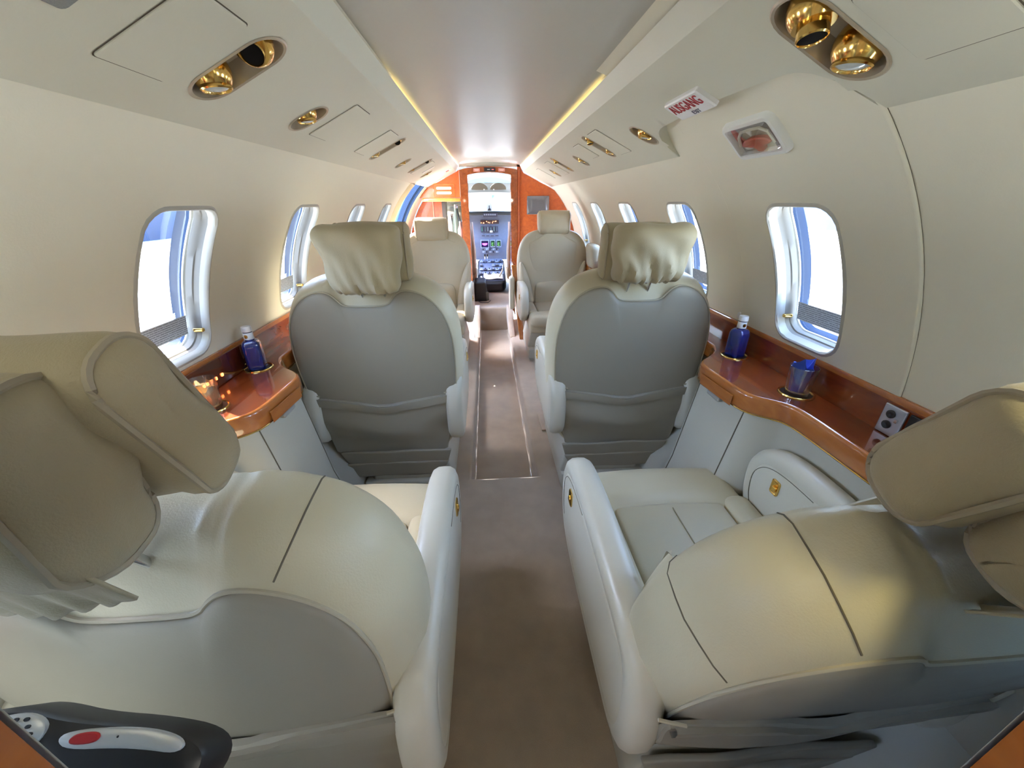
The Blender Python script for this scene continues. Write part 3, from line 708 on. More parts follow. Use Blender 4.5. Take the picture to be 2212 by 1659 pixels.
cup_ring(.845, 1.245, 'gold cup holder under the right-hand blue bottle'); bottle(.845, 1.245, 'small blue water bottle with white cap on the right ledge')
cup_ring(-.858, 1.262, 'gold cup holder under the left-hand blue bottle'); bottle(-.858, 1.262, 'small blue water bottle with white cap on the left ledge')
cup_ring(.846, .938, 'gold cup holder under the tumbler on the right ledge'); tumbler(.846, .938, 'clear tumbler holding a blue napkin on the right ledge', (mat('napkin_blue', (.03, .07, .42), .8), 'bright blue folded napkin in the right tumbler', .085))
cup_ring(-.838, .975, 'gold cup holder under the tumbler on the left ledge'); tumbler(-.838, .975, 'clear tumbler on the left ledge beside the headrest', (mat('napkin_tan', (.50, .34, .16), .8), 'tan napkin in the left tumbler', .022))

# outlet plate and black switch panel on the right backboard, lit switches on the left one
t = thing('outlet_plate', 'brushed silver outlet plate with jacks on the right backboard', 'outlet', (.9025, .715, .884))
b = B(); b.soft((-.003, 0, 0), (.006, .052, .074), .0025); b.build('plate', mat('brushed_silver', (.55, .58, .66), .32, .85), t)
for dz in (.016, -.012):
    b = B(); b.lathe([(.010, 0), (.010, .003), (.006, .0035), (.001, .001)], (-.006, .004, dz), (-1, 0, 0), 16).build('jack', BLACK, t)
b = B(); b.box((-.008, -.014, .006), (.006, .006, .008)); b.build('toggle', STEEL, t)
t = thing('switch_panel', 'glossy black switch panel beside the silver outlet plate', 'panel', (.9025, .635, .884))
b = B(); b.soft((-.003, 0, 0), (.006, .095, .072), .0025); b.build('plate', BLACK, t)
b = B(); b.blob([(-.008, -.008), (.008, -.008), (0, .014)], [(1, 0, 0), (1, 0, .003), (.4, 0, .003)], lambda u, v, d: (-.006 - d, u + .012, v - .02), None, (False, True)).build('pointer', WHITE, t)
t = thing('switch_panel', 'dark veneer panel with glowing orange switches on the left backboard', 'panel', (-.9025, 1.06, .888))
b = B(); b.blob(dense(rrect(.46, .084, .02, 5), .04), [(1, 0, 0), (1, .001, .004), (.6, 0, .0045)], lambda u, v, d: (d, u, v), (0, 0), (False, True)).build('plate', wood('veneer_panel_dark', (.12, .025, .006), (.07, .014, .004), .12), t)
for k, yy in enumerate((-.055, -.04, -.02, .0, .03)):
    b = B(); b.soft((.006, yy + .05, -.012), (.004, .009, .010), .002); b.build('lit_switch', mat('switch_glow', (1, .25, .08), .4, emit=(1, .22, .05), estr=1.5), t)
t = thing('wall_button', 'pale round button on the right wall beside the bottle', 'button', cyl(1, R)(1.36, ang(.965)))
b = B(); b.lathe([(.012, 0), (.012, .006), (.008, .009), (.001, .009)], (0, 0, 0), (-.98, 0, -.15), 20).build('knob', WHITE, t)

# ------------------------------------------------------------------ passenger seats
HALF = [(0, -.10), (.17, -.10), (.225, -.075), (.258, 0), (.282, .12), (.297, .28), (.300, .40), (.292, .48), (.268, .555), (.222, .610), (.165, .636), (.125, .634), (.100, .612), (.08, .585), (.04, .580), (0, .580)]
def seat(label, loc, rz, rec, bh, inb, kind, hr, PS, ws=1):
    """kind: 'covered' (cloth headrest sleeve) or 'plain'; hr: dict(dx, t, d, w, h, dep, tilt)"""
    S = thing('passenger_seat', label, 'seat', loc, rz, 'cream leather cabin seats')
    k = bh / .640; T = .155
    ca, sa = math.cos(rec), math.sin(rec)
    def BF(x, t, d):
        if t > .3 * k and d > .012:   # the notch for the headrest posts is cut in the shell only
            ax = abs(x) / ws; pr = .638
            for (xa, za), (xb, zb) in (((0, .580), (.08, .583)), ((.08, .583), (.100, .608)), ((.100, .608), (.135, .632)), ((.135, .632), (.17, .638))):
                if xa <= ax < xb: pr = za + (zb - za) * (ax - xa) / (xb - xa)
            t += (.638 - pr) * k * max(0, min(1, (d - .012) / .035)) * max(0, min(1, (t - .34 * k) / (.24 * k)))
        return (x, d * ca - t * sa, .30 + t * ca + d * sa)
    half = [(x * ws, t * k if t > 0 else t) for x, t in HALF]
    out = chaikin([(x, t) for x, t in half] + [(-x, t) for x, t in half[::-1][1:-1]], 2)
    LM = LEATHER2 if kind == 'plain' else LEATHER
    rg = [(.05, 0, -.010), (.3, 0, -.011), (.6, 0, -.009), (PS - .09, 0, -.004), (PS - .02, .004, .000), (PS - .005, .002, .004), (PS, .002, .008)]
    b = B(); b.blob(out, rg, BF, (0, .26 * k), (True, False)).build('back_shell', SHELLM, S)
    PD = 1 - PS
    rg = [(PS, .003, .007), (1 - PD * .76, .001, .013), (1 - PD * .42, .001, .028), (1 - PD * .15, .0, .05), (1, -.004, .075), (1, -.006, .10), (1, -.006, T - .025), (1, .004, T - .010), (1, .02, T), (1, .05, T + .004), (.6, .03, T + .010), (.25, 0, T + .012)]
    body = B().blob(out, rg, BF, (0, .26 * k), (False, True)).build('backrest', LM, S)
    N = len(out)
    nr = []
    for i in range(N):
        a = out[i - 1]; c = out[(i + 1) % N]; L = math.hypot(c[0] - a[0], c[1] - a[1]); nr.append(((c[1] - a[1]) / L, -(c[0] - a[0]) / L))
    b = B(); b.tube([BF(p[0] * (PS + .001), .26 * k + (p[1] - .26 * k) * (PS + .001), .0075) for p, n in zip(out, nr)], .0032, 6, True); b.build('piping', PIPING, S)
    # stitched cross seams on the boxing
    def oi(xw, tmin): return min(range(N), key=lambda i: abs(out[i][0] - xw) + (0 if out[i][1] > tmin else 9))
    for xw in ((.190, -.190) + ((inb * .288,) if inb < 0 else ())) if PS < .9 else ():
        i = oi(xw, .4 * k); p, n = out[i], nr[i]
        b = B(); b.tube([BF(p[0] * c_ + n[0] * o_, .26 * k + (p[1] - .26 * k) * c_ + n[1] * o_, d) for d, c_, o_ in ((.013, 1 - PD * .76, -.001), (.028, 1 - PD * .42, -.001), (.05, 1 - PD * .15, 0), (.075, 1, .004), (.10, 1, .006), (.13, 1, .0055), (.145, 1, -.004), (.155, 1, -.02))], .0013, 5); b.build('seam', SEAM, S)
    # front pads
    def pad(name, o, top=.024, base=-.012, it=2):
        o = chaikin([(x, t * k) for x, t in o], it)
        B().blob(o, [(1, 0, T + base), (1, 0, T + top * .4), (1, .004, T + top * .75), (1, .012, T + top), (.6, .01, T + top * 1.25), (.2, 0, T + top * 1.3)], BF, None, (False, True)).build(name, LM, S)
    pad('upper_pad', [(-.145, .255), (.145, .255), (.20, .40), (.215, .50), (.205, .575), (-.205, .575), (-.215, .50), (-.20, .40)], .010)
    pad('lumbar_pad', [(-.155, -.02), (.155, -.02), (.165, .10), (.16, .225), (.10, .25), (-.10, .25), (-.16, .225), (-.165, .10)], .026)
    bw = 1 if kind == 'plain' else .84
    for s in (bw, -bw): pad('side_bolster', [(s * .165, -.03), (s * .27, -.03), (s * .296, .12), (s * .302, .30), (s * .298, .40), (s * .280, .41), (s * .235, .33), (s * .195, .22), (s * .172, .10)], .040)
    # pocket and skirts on the back
    if kind != 'plain':
        po = chaikin([(-.235, -.075), (0, -.08), (.235, -.075), (.262, .05), (.272, .225), (.268, .232), (.13, .214), (0, .190), (-.13, .214), (-.268, .232), (-.272, .225), (-.262, .05)], 1)
        def PF(x, t, d):
            sag = max(0, 1 - abs(x) / .26) * max(0, min(1, t / .08)) * (1 if t < .20 else .6)
            wr = .010 * math.sin(9 * x + 30 * t) * max(0, 1 - abs(t - .09) / .12) + .006 * math.sin(34 * (t - .3 * abs(x)))
            return BF(x, t, d - .010 * sag - (wr * .7 if d < -.012 else 0))
        po = dense(po, .03)
        B().blob(po, [(1, 0, -.004), (1, 0, -.013), (1, .004, -.017), (.85, 0, -.019), (.65, 0, -.021), (.45, 0, -.022), (.25, 0, -.022), (.08, 0, -.022)], PF, (0, .06), (False, True)).build('pocket', SHELLM, S)
        bd = [(-.262, .232), (-.13, .213), (0, .189), (.13, .213), (.262, .232)]
        b = B(); top = lin(0, 1, 24)
        def band(u, i):
            x = -.262 + .524 * u; t = .232 - .043 * (1 - abs(x) / .262)
            return PF(x, t - (.002, .0, .016, .034, .036)[i], (-.016, -.024, -.027, -.026, -.018)[i])
        b.grid(band, top, range(5), True); b.build('pocket_band', SHELLM, S)
        for sgn in (1, -1):
            b = B(); b.tube([BF(sgn * .248, .24, -.012), BF(sgn * .29, .246, -.003)], .0028, 6); b.build('band_stitch', PIPING, S)
        for i, (z0, z1, w_, yo) in enumerate(((.262, .195, .46, -.028), (.200, .120, .41, -.030))):
            b = B()
            b.soft((inb * .02, yo + .006 * i, (z0 + z1) / 2), (w_, .014, z0 - z1), .005, lambda p, i=i: Vector((p.x * (1 + (.10 if i else .05) * p.z / .04), p.y + .003 * math.sin(23 * p.x + 3 * i) - .006 * p.z / .04, p.z)), 10).build('skirt', SHELLM, S)
    # headrest: sleeve body on two posts and a front pillow
    def slab(par, name, q_, mat_, seed, gather=0, pip=None, kin=None):
        y0, z0, lean, dep, hgt, wid, taper, dx = q_
        cl, sl = math.cos(lean), math.sin(lean); hw, hh, hd = wid / 2, hgt / 2, dep / 2; r_ = min(.045, hd * .85)
        def HF(p): return (dx + p[0], y0 + p[1] * cl - p[2] * sl, z0 + p[2] * cl + p[1] * sl)
        def hdef(p):
            u = p.z / hh; q = p.x / hw; tap = taper + (1 - taper) * (u + 1) / 2
            x = p.x * tap; y = p.y * (1 + .22 * (1 - u * u) * (1 - q * q)); z = p.z * (1 + .03 * (1 - q * q))
            lo = max(0, .5 - u) / 1.5
            if gather:
                y += gather * lo * (math.sin(19 * q + seed + 4 * u) * .6 + math.sin(9 * q + 2 * seed) * .5) * (1 if p.y < 0 else .3)
                y += gather * .5 * math.sin(6 * q + 5 * u + seed)
                z += gather * .45 * math.sin(33 * q + seed) * (lo ** 4) + gather * .35 * math.sin(5 * q + seed) * (u > 0) * u
                x += gather * .5 * math.sin(6 * u + seed) * abs(q)
            return Vector((x, y, z))
        b = B(); b.soft((0, 0, 0), (wid, dep, hgt), r_, hdef, 18, 4); b.v = [HF(p) for p in b.v]
        o = b.build(name, mat_, par)
        if pip:
            for sg in (1, -1):
                lp = rrect(dep - .22 * r_, hgt - .22 * r_, r_ * .9, 6); b = B()
                b.tube([HF(hdef(Vector((sg * (hw - r_ * .5), u, v))) * 1.0) for u, v in lp], .0034, 6, True); b.build('headrest_piping', pip, o)
        return o
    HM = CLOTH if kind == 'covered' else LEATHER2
    seed = hr.get('seed', 1)
    if 'body' in hr:
        ho = slab(S, 'headrest', hr['body'], HM, seed, hr.get('gather', .006), PIPING if hr.get('pip') else None)
        y0, z0, lean, dep, hgt, wid, taper, dx = hr['body']
        if hr.get('hem'):
            cl, sl = math.cos(lean), math.sin(lean)
            def hem(u, v):
                x = (u - .5) * wid * taper * .90; fr = (math.sin(u * 70 + seed) * .0022 + math.sin(u * 19 + 1) * .003) * min(1, 6 * u, 6 * (1 - u))
                d = -dep * .40 + .012 * v - fr * v; t = -hgt * .34 - v * hr['hem'] * (1 - .25 * abs(2 * u - 1) ** 3) + .0015 * math.sin(u * 61) * v
                return (dx + x, y0 + d * cl - t * sl, z0 + t * cl + d * sl)
            b = B(); b.grid(hem, lin(0, 1, 90), lin(0, 1, 8), False); hm = b.build('sleeve_hem', HM, ho); hm.modifiers.new('thickness', 'SOLIDIFY').thickness = .003
        for sg in (1, -1):
            b = B(); b.tube([(dx + sg * .04, y0, z0), (dx * .8 + sg * .04, .065 * ca - .52 * k * sa, .30 + .52 * k * ca)], .0055, 10); b.build('headrest_post', STEEL, S)
    slab(S, 'headrest_pillow', hr['pillow'], HM, seed + 2, .0035 if kind == 'covered' else .002, PIPING if kind == 'covered' else LM)
    # armrests
    AO = chaikin([(-.04, .585), (.12, .605), (.36, .622), (.49, .605), (.545, .54), (.548, .46), (.53, .385), (.47, .325), (.34, .30), (.10, .295), (-.04, .30), (-.07, .42)], 3)
    for s in (1, -1):
        cxx = s * .287
        b = B(); b.blob(AO, [(.4, 0, -.0335), (1, .060, -.0335), (1, .046, -.0335), (1, .043, -.0322), (1, .040, -.0335), (1, .022, -.0335), (1, .008, -.027), (1, .001, -.015), (1, 0, 0), (1, .001, .015), (1, .008, .027), (1, .022, .0335), (1, .040, .0335), (1, .043, .0322), (1, .046, .0335), (1, .060, .0335), (.4, 0, .0335)],
                        lambda u, v, d: (cxx + d, u, v), (.25, .46)); arm = b.build('armrest', ARM, S)
        cr = [p for p in AO if p[0] > .30 and p[1] > .37]; cr = [((p[0] - .25) * .86 + .25, (p[1] - .46) * .70 + .46) for p in cr]
        for q in (1, -1):
            b = B(); b.tube([(cxx + q * .0334, u, v) for u, v in cr], .0012, 5); b.build('panel_crease', SEAM, arm)
            b = B(); b.blob(rrect(.030, .046, .007, 4), [(1, 0, -.002), (1, 0, .0035), (1, .003, .005), (1, .006, .002), (.4, 0, .001)], lambda u, v, d, q=q: (cxx + q * (.033 + d), .415 + u, .520 + v), (0, 0), (False, True)).build('latch_plate', GOLD, arm)
            b = B(); b.soft((cxx + q * .037, .415, .516), (.008, .016, .014), .003); b.build('latch', GOLD, arm)
    # cushion
    b = B(); b.soft((0, .33, .325), (.508, .62, .12), .03, lambda p: Vector((p.x, p.y, p.z + .012 * (1 - (p.x / .25) ** 2) * (p.z > 0)))).build('cushion', LM, S)
    b = B(); b.soft((0, .555, .365), (.506, .20, .11), .05, lambda p: Vector((p.x, p.y + .02 * math.cos(p.x / .25 * 1.4), p.z))).build('front_bolster', LM, S)
    for s in (1, -1): b = B(); b.soft((s * .213, .30, .388), (.085, .42, .07), .03); b.build('cushion_bolster', LM, S)
    b = B(); b.soft((0, .29, .386), (.34, .40, .045), .018, lambda p: Vector((p.x, p.y, p.z + .010 * (1 - (p.x / .17) ** 2)))).build('seat_pad', LM, S)
    b = B(); b.tube([(0, .12, .4205), (0, .46, .4205)], .0016, 5); b.build('pad_seam', PIPING, S)
    # pedestal and floor rails
    b = B(); b.soft((inb * .07, .22, .16), (.34, .46, .16), .015, lambda p: Vector((p.x * (1 - .1 * p.z / .08), p.y, p.z))).build('pedestal', CABM, S)
    b = B(); b.soft((inb * .05, .25, .045), (.40, .56, .09), .012); b.build('base_shroud', CABM, S)
    for s in (1, -1): b = B(); b.box((inb * .05 + s * .18, .25, .006), (.03, .66, .012)); b.build('floor_rail', STEEL, S)
    return S
RAD = math.radians
seat('near left cream seat with a tan cloth sleeve over its headrest', (-.474, .345, SF), 0, RAD(5), .60, 1, 'covered', dict(seed=2, gather=.007, hem=.075, pip=1, body=(-.092, 1.045, RAD(8), .095, .185, .30, .95, -.028), pillow=(-.024, 1.057, RAD(24), .070, .190, .30, 1, -.003)), .85)
seat('near right cream seat, reclined, with a puffy tan headrest pillow', (.475, .358, SF), 0, RAD(18), .605, -1, 'covered', dict(seed=5, gather=.008, hem=.075, pip=1, body=(-.175, .985, RAD(26), .09, .15, .25, .95, .035), pillow=(-.098, 1.018, RAD(30), .088, .175, .27, 1, .018)), .86)
seat('middle left cream seat seen from behind, sleeve leaning toward the wall', (-.495, 1.425, SF), 0, RAD(5), .69, 1, 'covered', dict(seed=1, gather=.007, body=(-.105, 1.072, RAD(6), .085, .218, .285, .76, .035), pillow=(-.02, 1.085, RAD(10), .07, .195, .26, .95, .055)), .94, 1.08)
seat('middle right cream seat seen from behind, crumpled sleeve on its headrest', (.515, 1.425, SF), 0, RAD(5), .69, -1, 'covered', dict(seed=4, gather=.010, body=(-.105, 1.078, RAD(6), .085, .190, .285, .84, -.01), pillow=(-.02, 1.075, RAD(10), .07, .195, .26, .95, -.035)), .94, 1.09)
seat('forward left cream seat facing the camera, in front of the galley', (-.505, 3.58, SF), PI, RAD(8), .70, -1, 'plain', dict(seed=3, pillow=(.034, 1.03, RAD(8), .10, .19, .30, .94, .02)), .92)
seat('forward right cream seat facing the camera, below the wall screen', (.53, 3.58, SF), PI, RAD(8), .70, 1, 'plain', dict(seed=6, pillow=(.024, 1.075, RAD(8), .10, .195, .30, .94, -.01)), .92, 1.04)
# ------------------------------------------------------------------ things round the forward right seat
t = thing('partition_end', 'slanted glossy wooden cabinet end beside the forward right seat', 'partition', (.20, 3.62, SF))
b = B(); b.soft((.03, .12, .36), (.05, .30, .72), .012, lambda p: Vector((p.x - .11 * p.z, p.y, p.z)), 3).build('panel', WOOD, t)
b = B(); b.soft((.03, -.035, .36), (.05, .022, .72), .010, lambda p: Vector((p.x - .11 * p.z, p.y, p.z)), 3).build('edge', WOODE, t)
b = B(); b.soft((-.01, -.042, .50), (.02, .004, .07), .002); b.build('plate', GOLD, t)
b = B(); b.soft((.165, 3.52, .60), (.05, .10, .30), .024, lambda p: Vector((p.x, p.y + .02 * math.cos(p.z * 8), p.z)))
tag(b.build('side_pad', ARM), 'white leather pad bulging into the aisle beside the forward right armrest', 'pad')
t = thing('cushion', 'cream cushion standing on the right ledge behind the forward seat', 'cushion', (.845, 3.30, LZ))
b = B(); b.soft((0, 0, .10), (.09, .22, .20), .04, lambda p: Vector((p.x - .12 * p.z, p.y, p.z))).build('pillow', LEATHER2, t)

# ------------------------------------------------------------------ flight deck
t = thing('instrument_panel', 'blue-grey flight deck instrument panel with three small screens', 'panel', (0, 6.0, .3))
PANM = mat('panel_bluegrey', (.16, .20, .31), .45, noise=(30, .12)); PAND = mat('panel_dark', (.05, .055, .09), .4); PANL = mat('panel_light', (.38, .45, .58), .4)
def pp(x, z, d=0): return (x, -.10 * (z - .6) * -1 + .0 - d, z)
def pbox(name, x, z, w_, h_, m, d=.004, par=None):
    b = B(); c = Vector(pp(x, z, d / 2)); b.box(c, (w_, d, h_)); return b.build(name, m, par or t, False)
b = B(); b.box((0, .05, .60), (1.3, .05, .66)); b.build('board', PANM, t, False)
b = B(); b.soft((0, -.08, .925), (1.3, .34, .05), .02, lambda p: Vector((p.x, p.y, p.z - .05 * p.x * p.x))); b.build('glareshield', mat('glareshield_dark', (.04, .05, .055), .6), t)
b = B(); b.soft((0.01, -.255, .90), (.20, .02, .05), .006); mcp = b.build('mode_panel', PAND, t)
for i in range(7): pbox('mode_display', -.075 + .026 * i, .905, .017, .016, PANL, .25 + .02, mcp) if False else None
for i in range(6):
    b = B(); b.box((-.07 + .029 * i, -.268, .905), (.02, .006, .018)); b.build('mode_display', PANL, mcp, False)
ann = pbox('annunciator_strip', .0, .80, .27, .05, mat('annunciator', (.06, .04, .05), .4), .012)
AMB = mat('lamp_amber', (1, .35, .12), .4, emit=(1, .38, .12), estr=2.5)
for x, z in ((-.125, .79), (-.095, .788), (-.085, .788), (-.045, .808), (-.02, .795), (.0, .79), (.05, .808), (.078, .808), (.092, .81), (.04, .79)):
    pbox('lamp', x, z, .009, .008, AMB, .02, ann)
for i, (x, mcol) in enumerate(((-.115, (.10, .30, .24)), (-.07, (.10, .16, .2)), (-.03, (.30, .38, .42)), (.015, (.14, .22, .26)), (.06, (.22, .32, .30)), (.10, (.10, .14, .2)))):
    g = pbox('gauge', x, .70, .034, .085, PAND, .008); pbox('scale', x, .705, .013, .06, mat('gauge_scale', mcol, .4), .013, g)
b = B(); b.soft(pp(.018, .672, .015), (.045, .02, .028), .006); b.build('white_tag', WHITE, t)
for x in (-.10, -.035, .03, .10): pbox('selector', x, .615, .045, .012, PAND, .010)
scr = pbox('radar_screen', -.082, .50, .125, .115, PANL, .012); pbox('display', -.082, .50, .102, .092, mat('screen_navy', (.015, .01, .05), .2), .016, scr)
MAG = mat('radar_magenta', (.7, .05, .9), .4, emit=(.75, .05, 1), estr=1.6)
b = B(); b.blob(chaikin([(-.042, .006), (-.02, -.012), (0, -.016), (.02, -.012), (.042, .006), (.03, .016), (0, .014), (-.03, .016)], 2), [(1, 0, 0), (.3, 0, .001)], lambda u, v, d: Vector(pp(-.082 + u, .497 + v, .0172 + d)), None, (False, True)).build('radar_arc', MAG, scr)
for x in (.036, .126):
    s_ = pbox('flight_display', x, .505, .07, .10, PANL, .012); pbox('display', x, .507, .054, .078, mat('screen_green', (.02, .06, .03), .2), .016, s_)
    for q in range(4): pbox('readout', x - .008 + .006 * (q % 2), .53 - .016 * q, .026, .004, mat('readout_green', (.15, .45, .12), .4, emit=(.2, .6, .15), estr=.5), .018, s_)
for r_ in range(2):
    for i in range(5): 
        q = pbox('radio_unit', -.10 + .05 * i, .425 - .035 * r_, .044, .028, PANL if (i + r_) % 2 else PAND, .010); pbox('knob', -.10 + .05 * i + .012, .425 - .035 * r_, .008, .010, BLACK if (i + r_) % 2 else SILVER, .024, q)
# pedestal with throttles
t = thing('centre_pedestal', 'dark centre pedestal with throttle levers between the pilot seats', 'pedestal', (0, 5.5, .27))
def pz(y): return .135 + .25 * max(0, y + .36)
b = B(); b.soft((0, .0, .07), (.40, .84, .13), .045, lambda p: Vector((p.x * (1 - .25 * max(0, -p.y - .25) / .17), p.y, p.z + (.25 * (p.y + .36) if p.z > 0 and p.y > -.36 else 0)))).build('housing', BLACK, t)
b = B(); b.grid(lambda y, x: (x, y, pz(y) + .004), lin(-.34, .40, 8), lin(-.17, .17, 4), False); top = b.build('control_face', PANM, t)
for i in range(5):
    for j in range(6):
        if (i, j) in ((3, 1), (3, 2)) or i == 0: continue
        y_ = -.27 + .14 * i; b = B(); b.box((-.14 + .056 * j, y_, pz(y_) + .008), (.044, .10, .012)); b.build('control_unit', PAND if (i + j) % 2 else PANL, top, False)
        b = B(); b.lathe([(.007, 0), (.007, .014), (.001, .015)], (-.14 + .056 * j, y_ + .02, pz(y_) + .013), None, 10); b.build('knob', BLACK if (i * j) % 3 else SILVER, top)
for x in (-.085, -.05):
    b = B(); b.tube([(x, .20, .27), (x, .15, .40)], .006, 8); b.build('throttle_lever', STEEL, t)
    b = B(); b.soft((x, .145, .41), (.024, .03, .035), .008); b.build('throttle_knob', BLACK, t)
b = B(); b.soft((.02, -.25, .182), (.26, .15, .008), .003, lambda p: Vector((p.x, p.y, p.z + .25 * p.y + .006 * math.sin(30 * p.x)))); tag(b.build('chart_sheet', WHITE), 'white paper sheets lying on the rear of the centre pedestal', 'paper').location = (0, 5.5, .27)
TANL = mat('pilot_leather_tan', (.42, .30, .19), .5)
for s, nm in ((-1, 'left'), (1, 'right')):
    t = thing('pilot_seat', 'tan leather pilot seat on the %s of the flight deck' % nm, 'seat', (s * .42, 4.95, .27), 0, 'pilot seats')
    b = B(); b.soft((0, 0, .60), (.46, .12, .70), .05, lambda p: Vector((p.x * (1 - .28 * max(0, p.z / .35)), p.y - .10 * p.z, p.z))).build('backrest', TANL, t)
    b = B(); b.soft((0, .24, .24), (.46, .44, .12), .04); b.build('cushion', TANL, t)
    b = B(); b.soft((0, -.02, .98), (.24, .09, .14), .04); b.build('headrest', TANL, t)
    b = B(); b.soft((0, .2, .09), (.36, .4, .18), .02); b.build('base', BLACK, t)
    b = B(); b.tube([(-s * .20, -.07, .88), (-s * .215, -.075, .6), (-s * .22, -.06, .35)], .012, 6); b.build('harness', mat('webbing_white', (.8, .78, .72), .7), t)
    b = B(); b.soft((-s * .1, -.07, .50), (.14, .02, .22), .01); b.build('map_pocket', mat('pocket_tan', (.34, .25, .16), .6), t)
t = thing('seat_harness', 'beige harness strap draped across the floor behind the pedestal', 'strap', (0, 5.3, .27))
b = B(); sp = [(-.14, -.10, .012), (-.08, -.06, .07), (-.02, -.05, .12), (.04, -.05, .11), (.09, -.08, .14), (.14, -.1, .24), (.16, -.12, .34)]
b.grid(lambda i, v: (sp[int(i)][0], sp[int(i)][1] + .004 * v, sp[int(i)][2] + v * .045), range(len(sp)), [0, 1]); o = b.build('webbing', mat('webbing_beige', (.62, .55, .42), .7), t)
o.modifiers.new('thickness', 'SOLIDIFY').thickness = .003
for k in range(2): b = B(); b.tube([(-.03 + .02 * k, -.07, .005), (-.03 + .02 * k, -.07, .07)], .004, 8); b.build('buckle', STEEL, t)
t = thing('headset_bag', 'black flight bag with a grey flap beside the step, left of the pedestal', 'bag', (-.15, 4.72, .27))
b = B(); b.soft((0, 0, .12), (.16, .24, .24), .03, lambda p: Vector((p.x * (1 - .15 * p.z / .12), p.y, p.z + .01 * math.sin(12 * p.y)))).build('body', BLACK, t)
b = B(); b.soft((.065, -.10, .06), (.075, .03, .11), .012); b.build('flap', mat('bag_grey', (.10, .11, .10), .5), t)
b = B(); b.tube([(-.04, -.11, .01), (.0, -.20, .008), (.09, -.22, .008), (.12, -.12, .01)], .004, 6); b.build('cable', BLACK, t)
# flight deck shell, windscreen, post, compass
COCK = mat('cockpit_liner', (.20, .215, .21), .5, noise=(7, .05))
b = B()
def ck(y, a):
    k = 1 - .10 * max(0, (y - 4.6) / 1.4) ** 2; return (R * k * math.cos(a), y, CZ + (R * k - .02) * math.sin(a))
b.grid(ck, lin(4.6, 5.75, 8), lin(RAD(38), RAD(142), 20), True)
b.grid(ck, lin(4.6, 6.5, 8), lin(RAD(-60), RAD(12), 8), True); b.grid(ck, lin(4.6, 6.5, 8), lin(RAD(168), RAD(240), 8), True)
for ya, yb in ((4.6, 5.25), (5.95, 6.5)):
    b.grid(ck, lin(ya, yb, 3), lin(RAD(12), RAD(38), 4), True); b.grid(ck, lin(ya, yb, 3), lin(RAD(142), RAD(168), 4), True)
for s in (-1, 1): b.grid(lambda u, z, s=s: (s * (.58 + .34 * u), 6.3, z), [0, 1], [0, 1.0, 1.75], s > 0)
b.grid(lambda t_, x: (x, 5.75 + .22 * t_, 1.60 - .12 * t_ - .10 * x * x), [0, .5, 1], lin(-.6, .6, 10), False)
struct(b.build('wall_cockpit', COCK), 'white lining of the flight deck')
b = B(); b.box((0, 5.97, 1.475), (1.2, .04, .05)); b.box((0, 6.25, 1.20), (1.2, .03, .02))
ws = struct(b.build('window_20', FRAMEW, None, False), 'split windscreen of the flight deck')
b = B(); b.soft((0, 6.03, 1.34), (.085, .05, .27), .012); b.build('centre_post', FRAMEW, ws)
b = B(); b.grid(lambda x, z: (x, 6.24 - .9 * (z - 1.2), z), lin(-.6, .6, 2), [1.2, 1.46], True); b.build('pane', GLASS, ws)
t = thing('compass', 'small black compass on the windscreen centre post', 'compass', (0, 5.985, 1.255))
b = B(); b.lathe([(.004, -.012), (.028, -.010), (.030, 0), (.024, .012), (.001, .014)], (0, 0, 0), (0, -1, .1), 20).build('body', BLACK, t)
b = B(); b.soft((0, .005, .04), (.012, .01, .05), .004); b.build('stalk', BLACK, t)
for s, nm in ((-1, 'left'), (1, 'right')):
    t = thing('sun_visor', 'rounded cream sun visor folded up over the %s windscreen' % nm, 'visor', (s * .125, 5.72, 1.52))
    o_ = [(.11 * math.cos(a), .075 * math.sin(a)) for a in lin(0, PI, 14)] + [(-.11, -.012), (.11, -.012)]
    b = B(); b.blob(chaikin(o_, 1), [(1, .004, -.006), (1, 0, 0), (1, .004, .006), (.4, 0, .007)], lambda u, v, d: (u, -d - .2 * v, v), (0, .02)).build('shade', mat('visor_cream', (.17, .16, .12), .5), t)
    b = B(); b.soft((s * -.06, -.015, -.005), (.02, .012, .014), .004); b.build('clip', WHITE, t)
for x, y, r, lab in ((-.235, 5.15, .045, 'round air vent at the left edge of the flight deck ceiling'), (-.12, 5.2, .05, 'grey round speaker on the flight deck ceiling')):
    z = CZ + math.sqrt((R - .025) ** 2 - x * x); t = thing('ceiling_vent', lab, 'vent', (x, y, z - .012)); ax = (-x * .9, 0, -1)
    b = B(); b.lathe([(r, 0), (r, .012), (r * .86, .016), (r * .8, .010)], (0, 0, 0), ax, 24).build('ring', FRAMEW, t)
    b = B(); b.lathe([(r * .84, .006), (r * .84, .011), (.001, .012)], (0, 0, 0), ax, 24).build('grille', mat('grille_grey', (.45, .48, .46), .6), t)

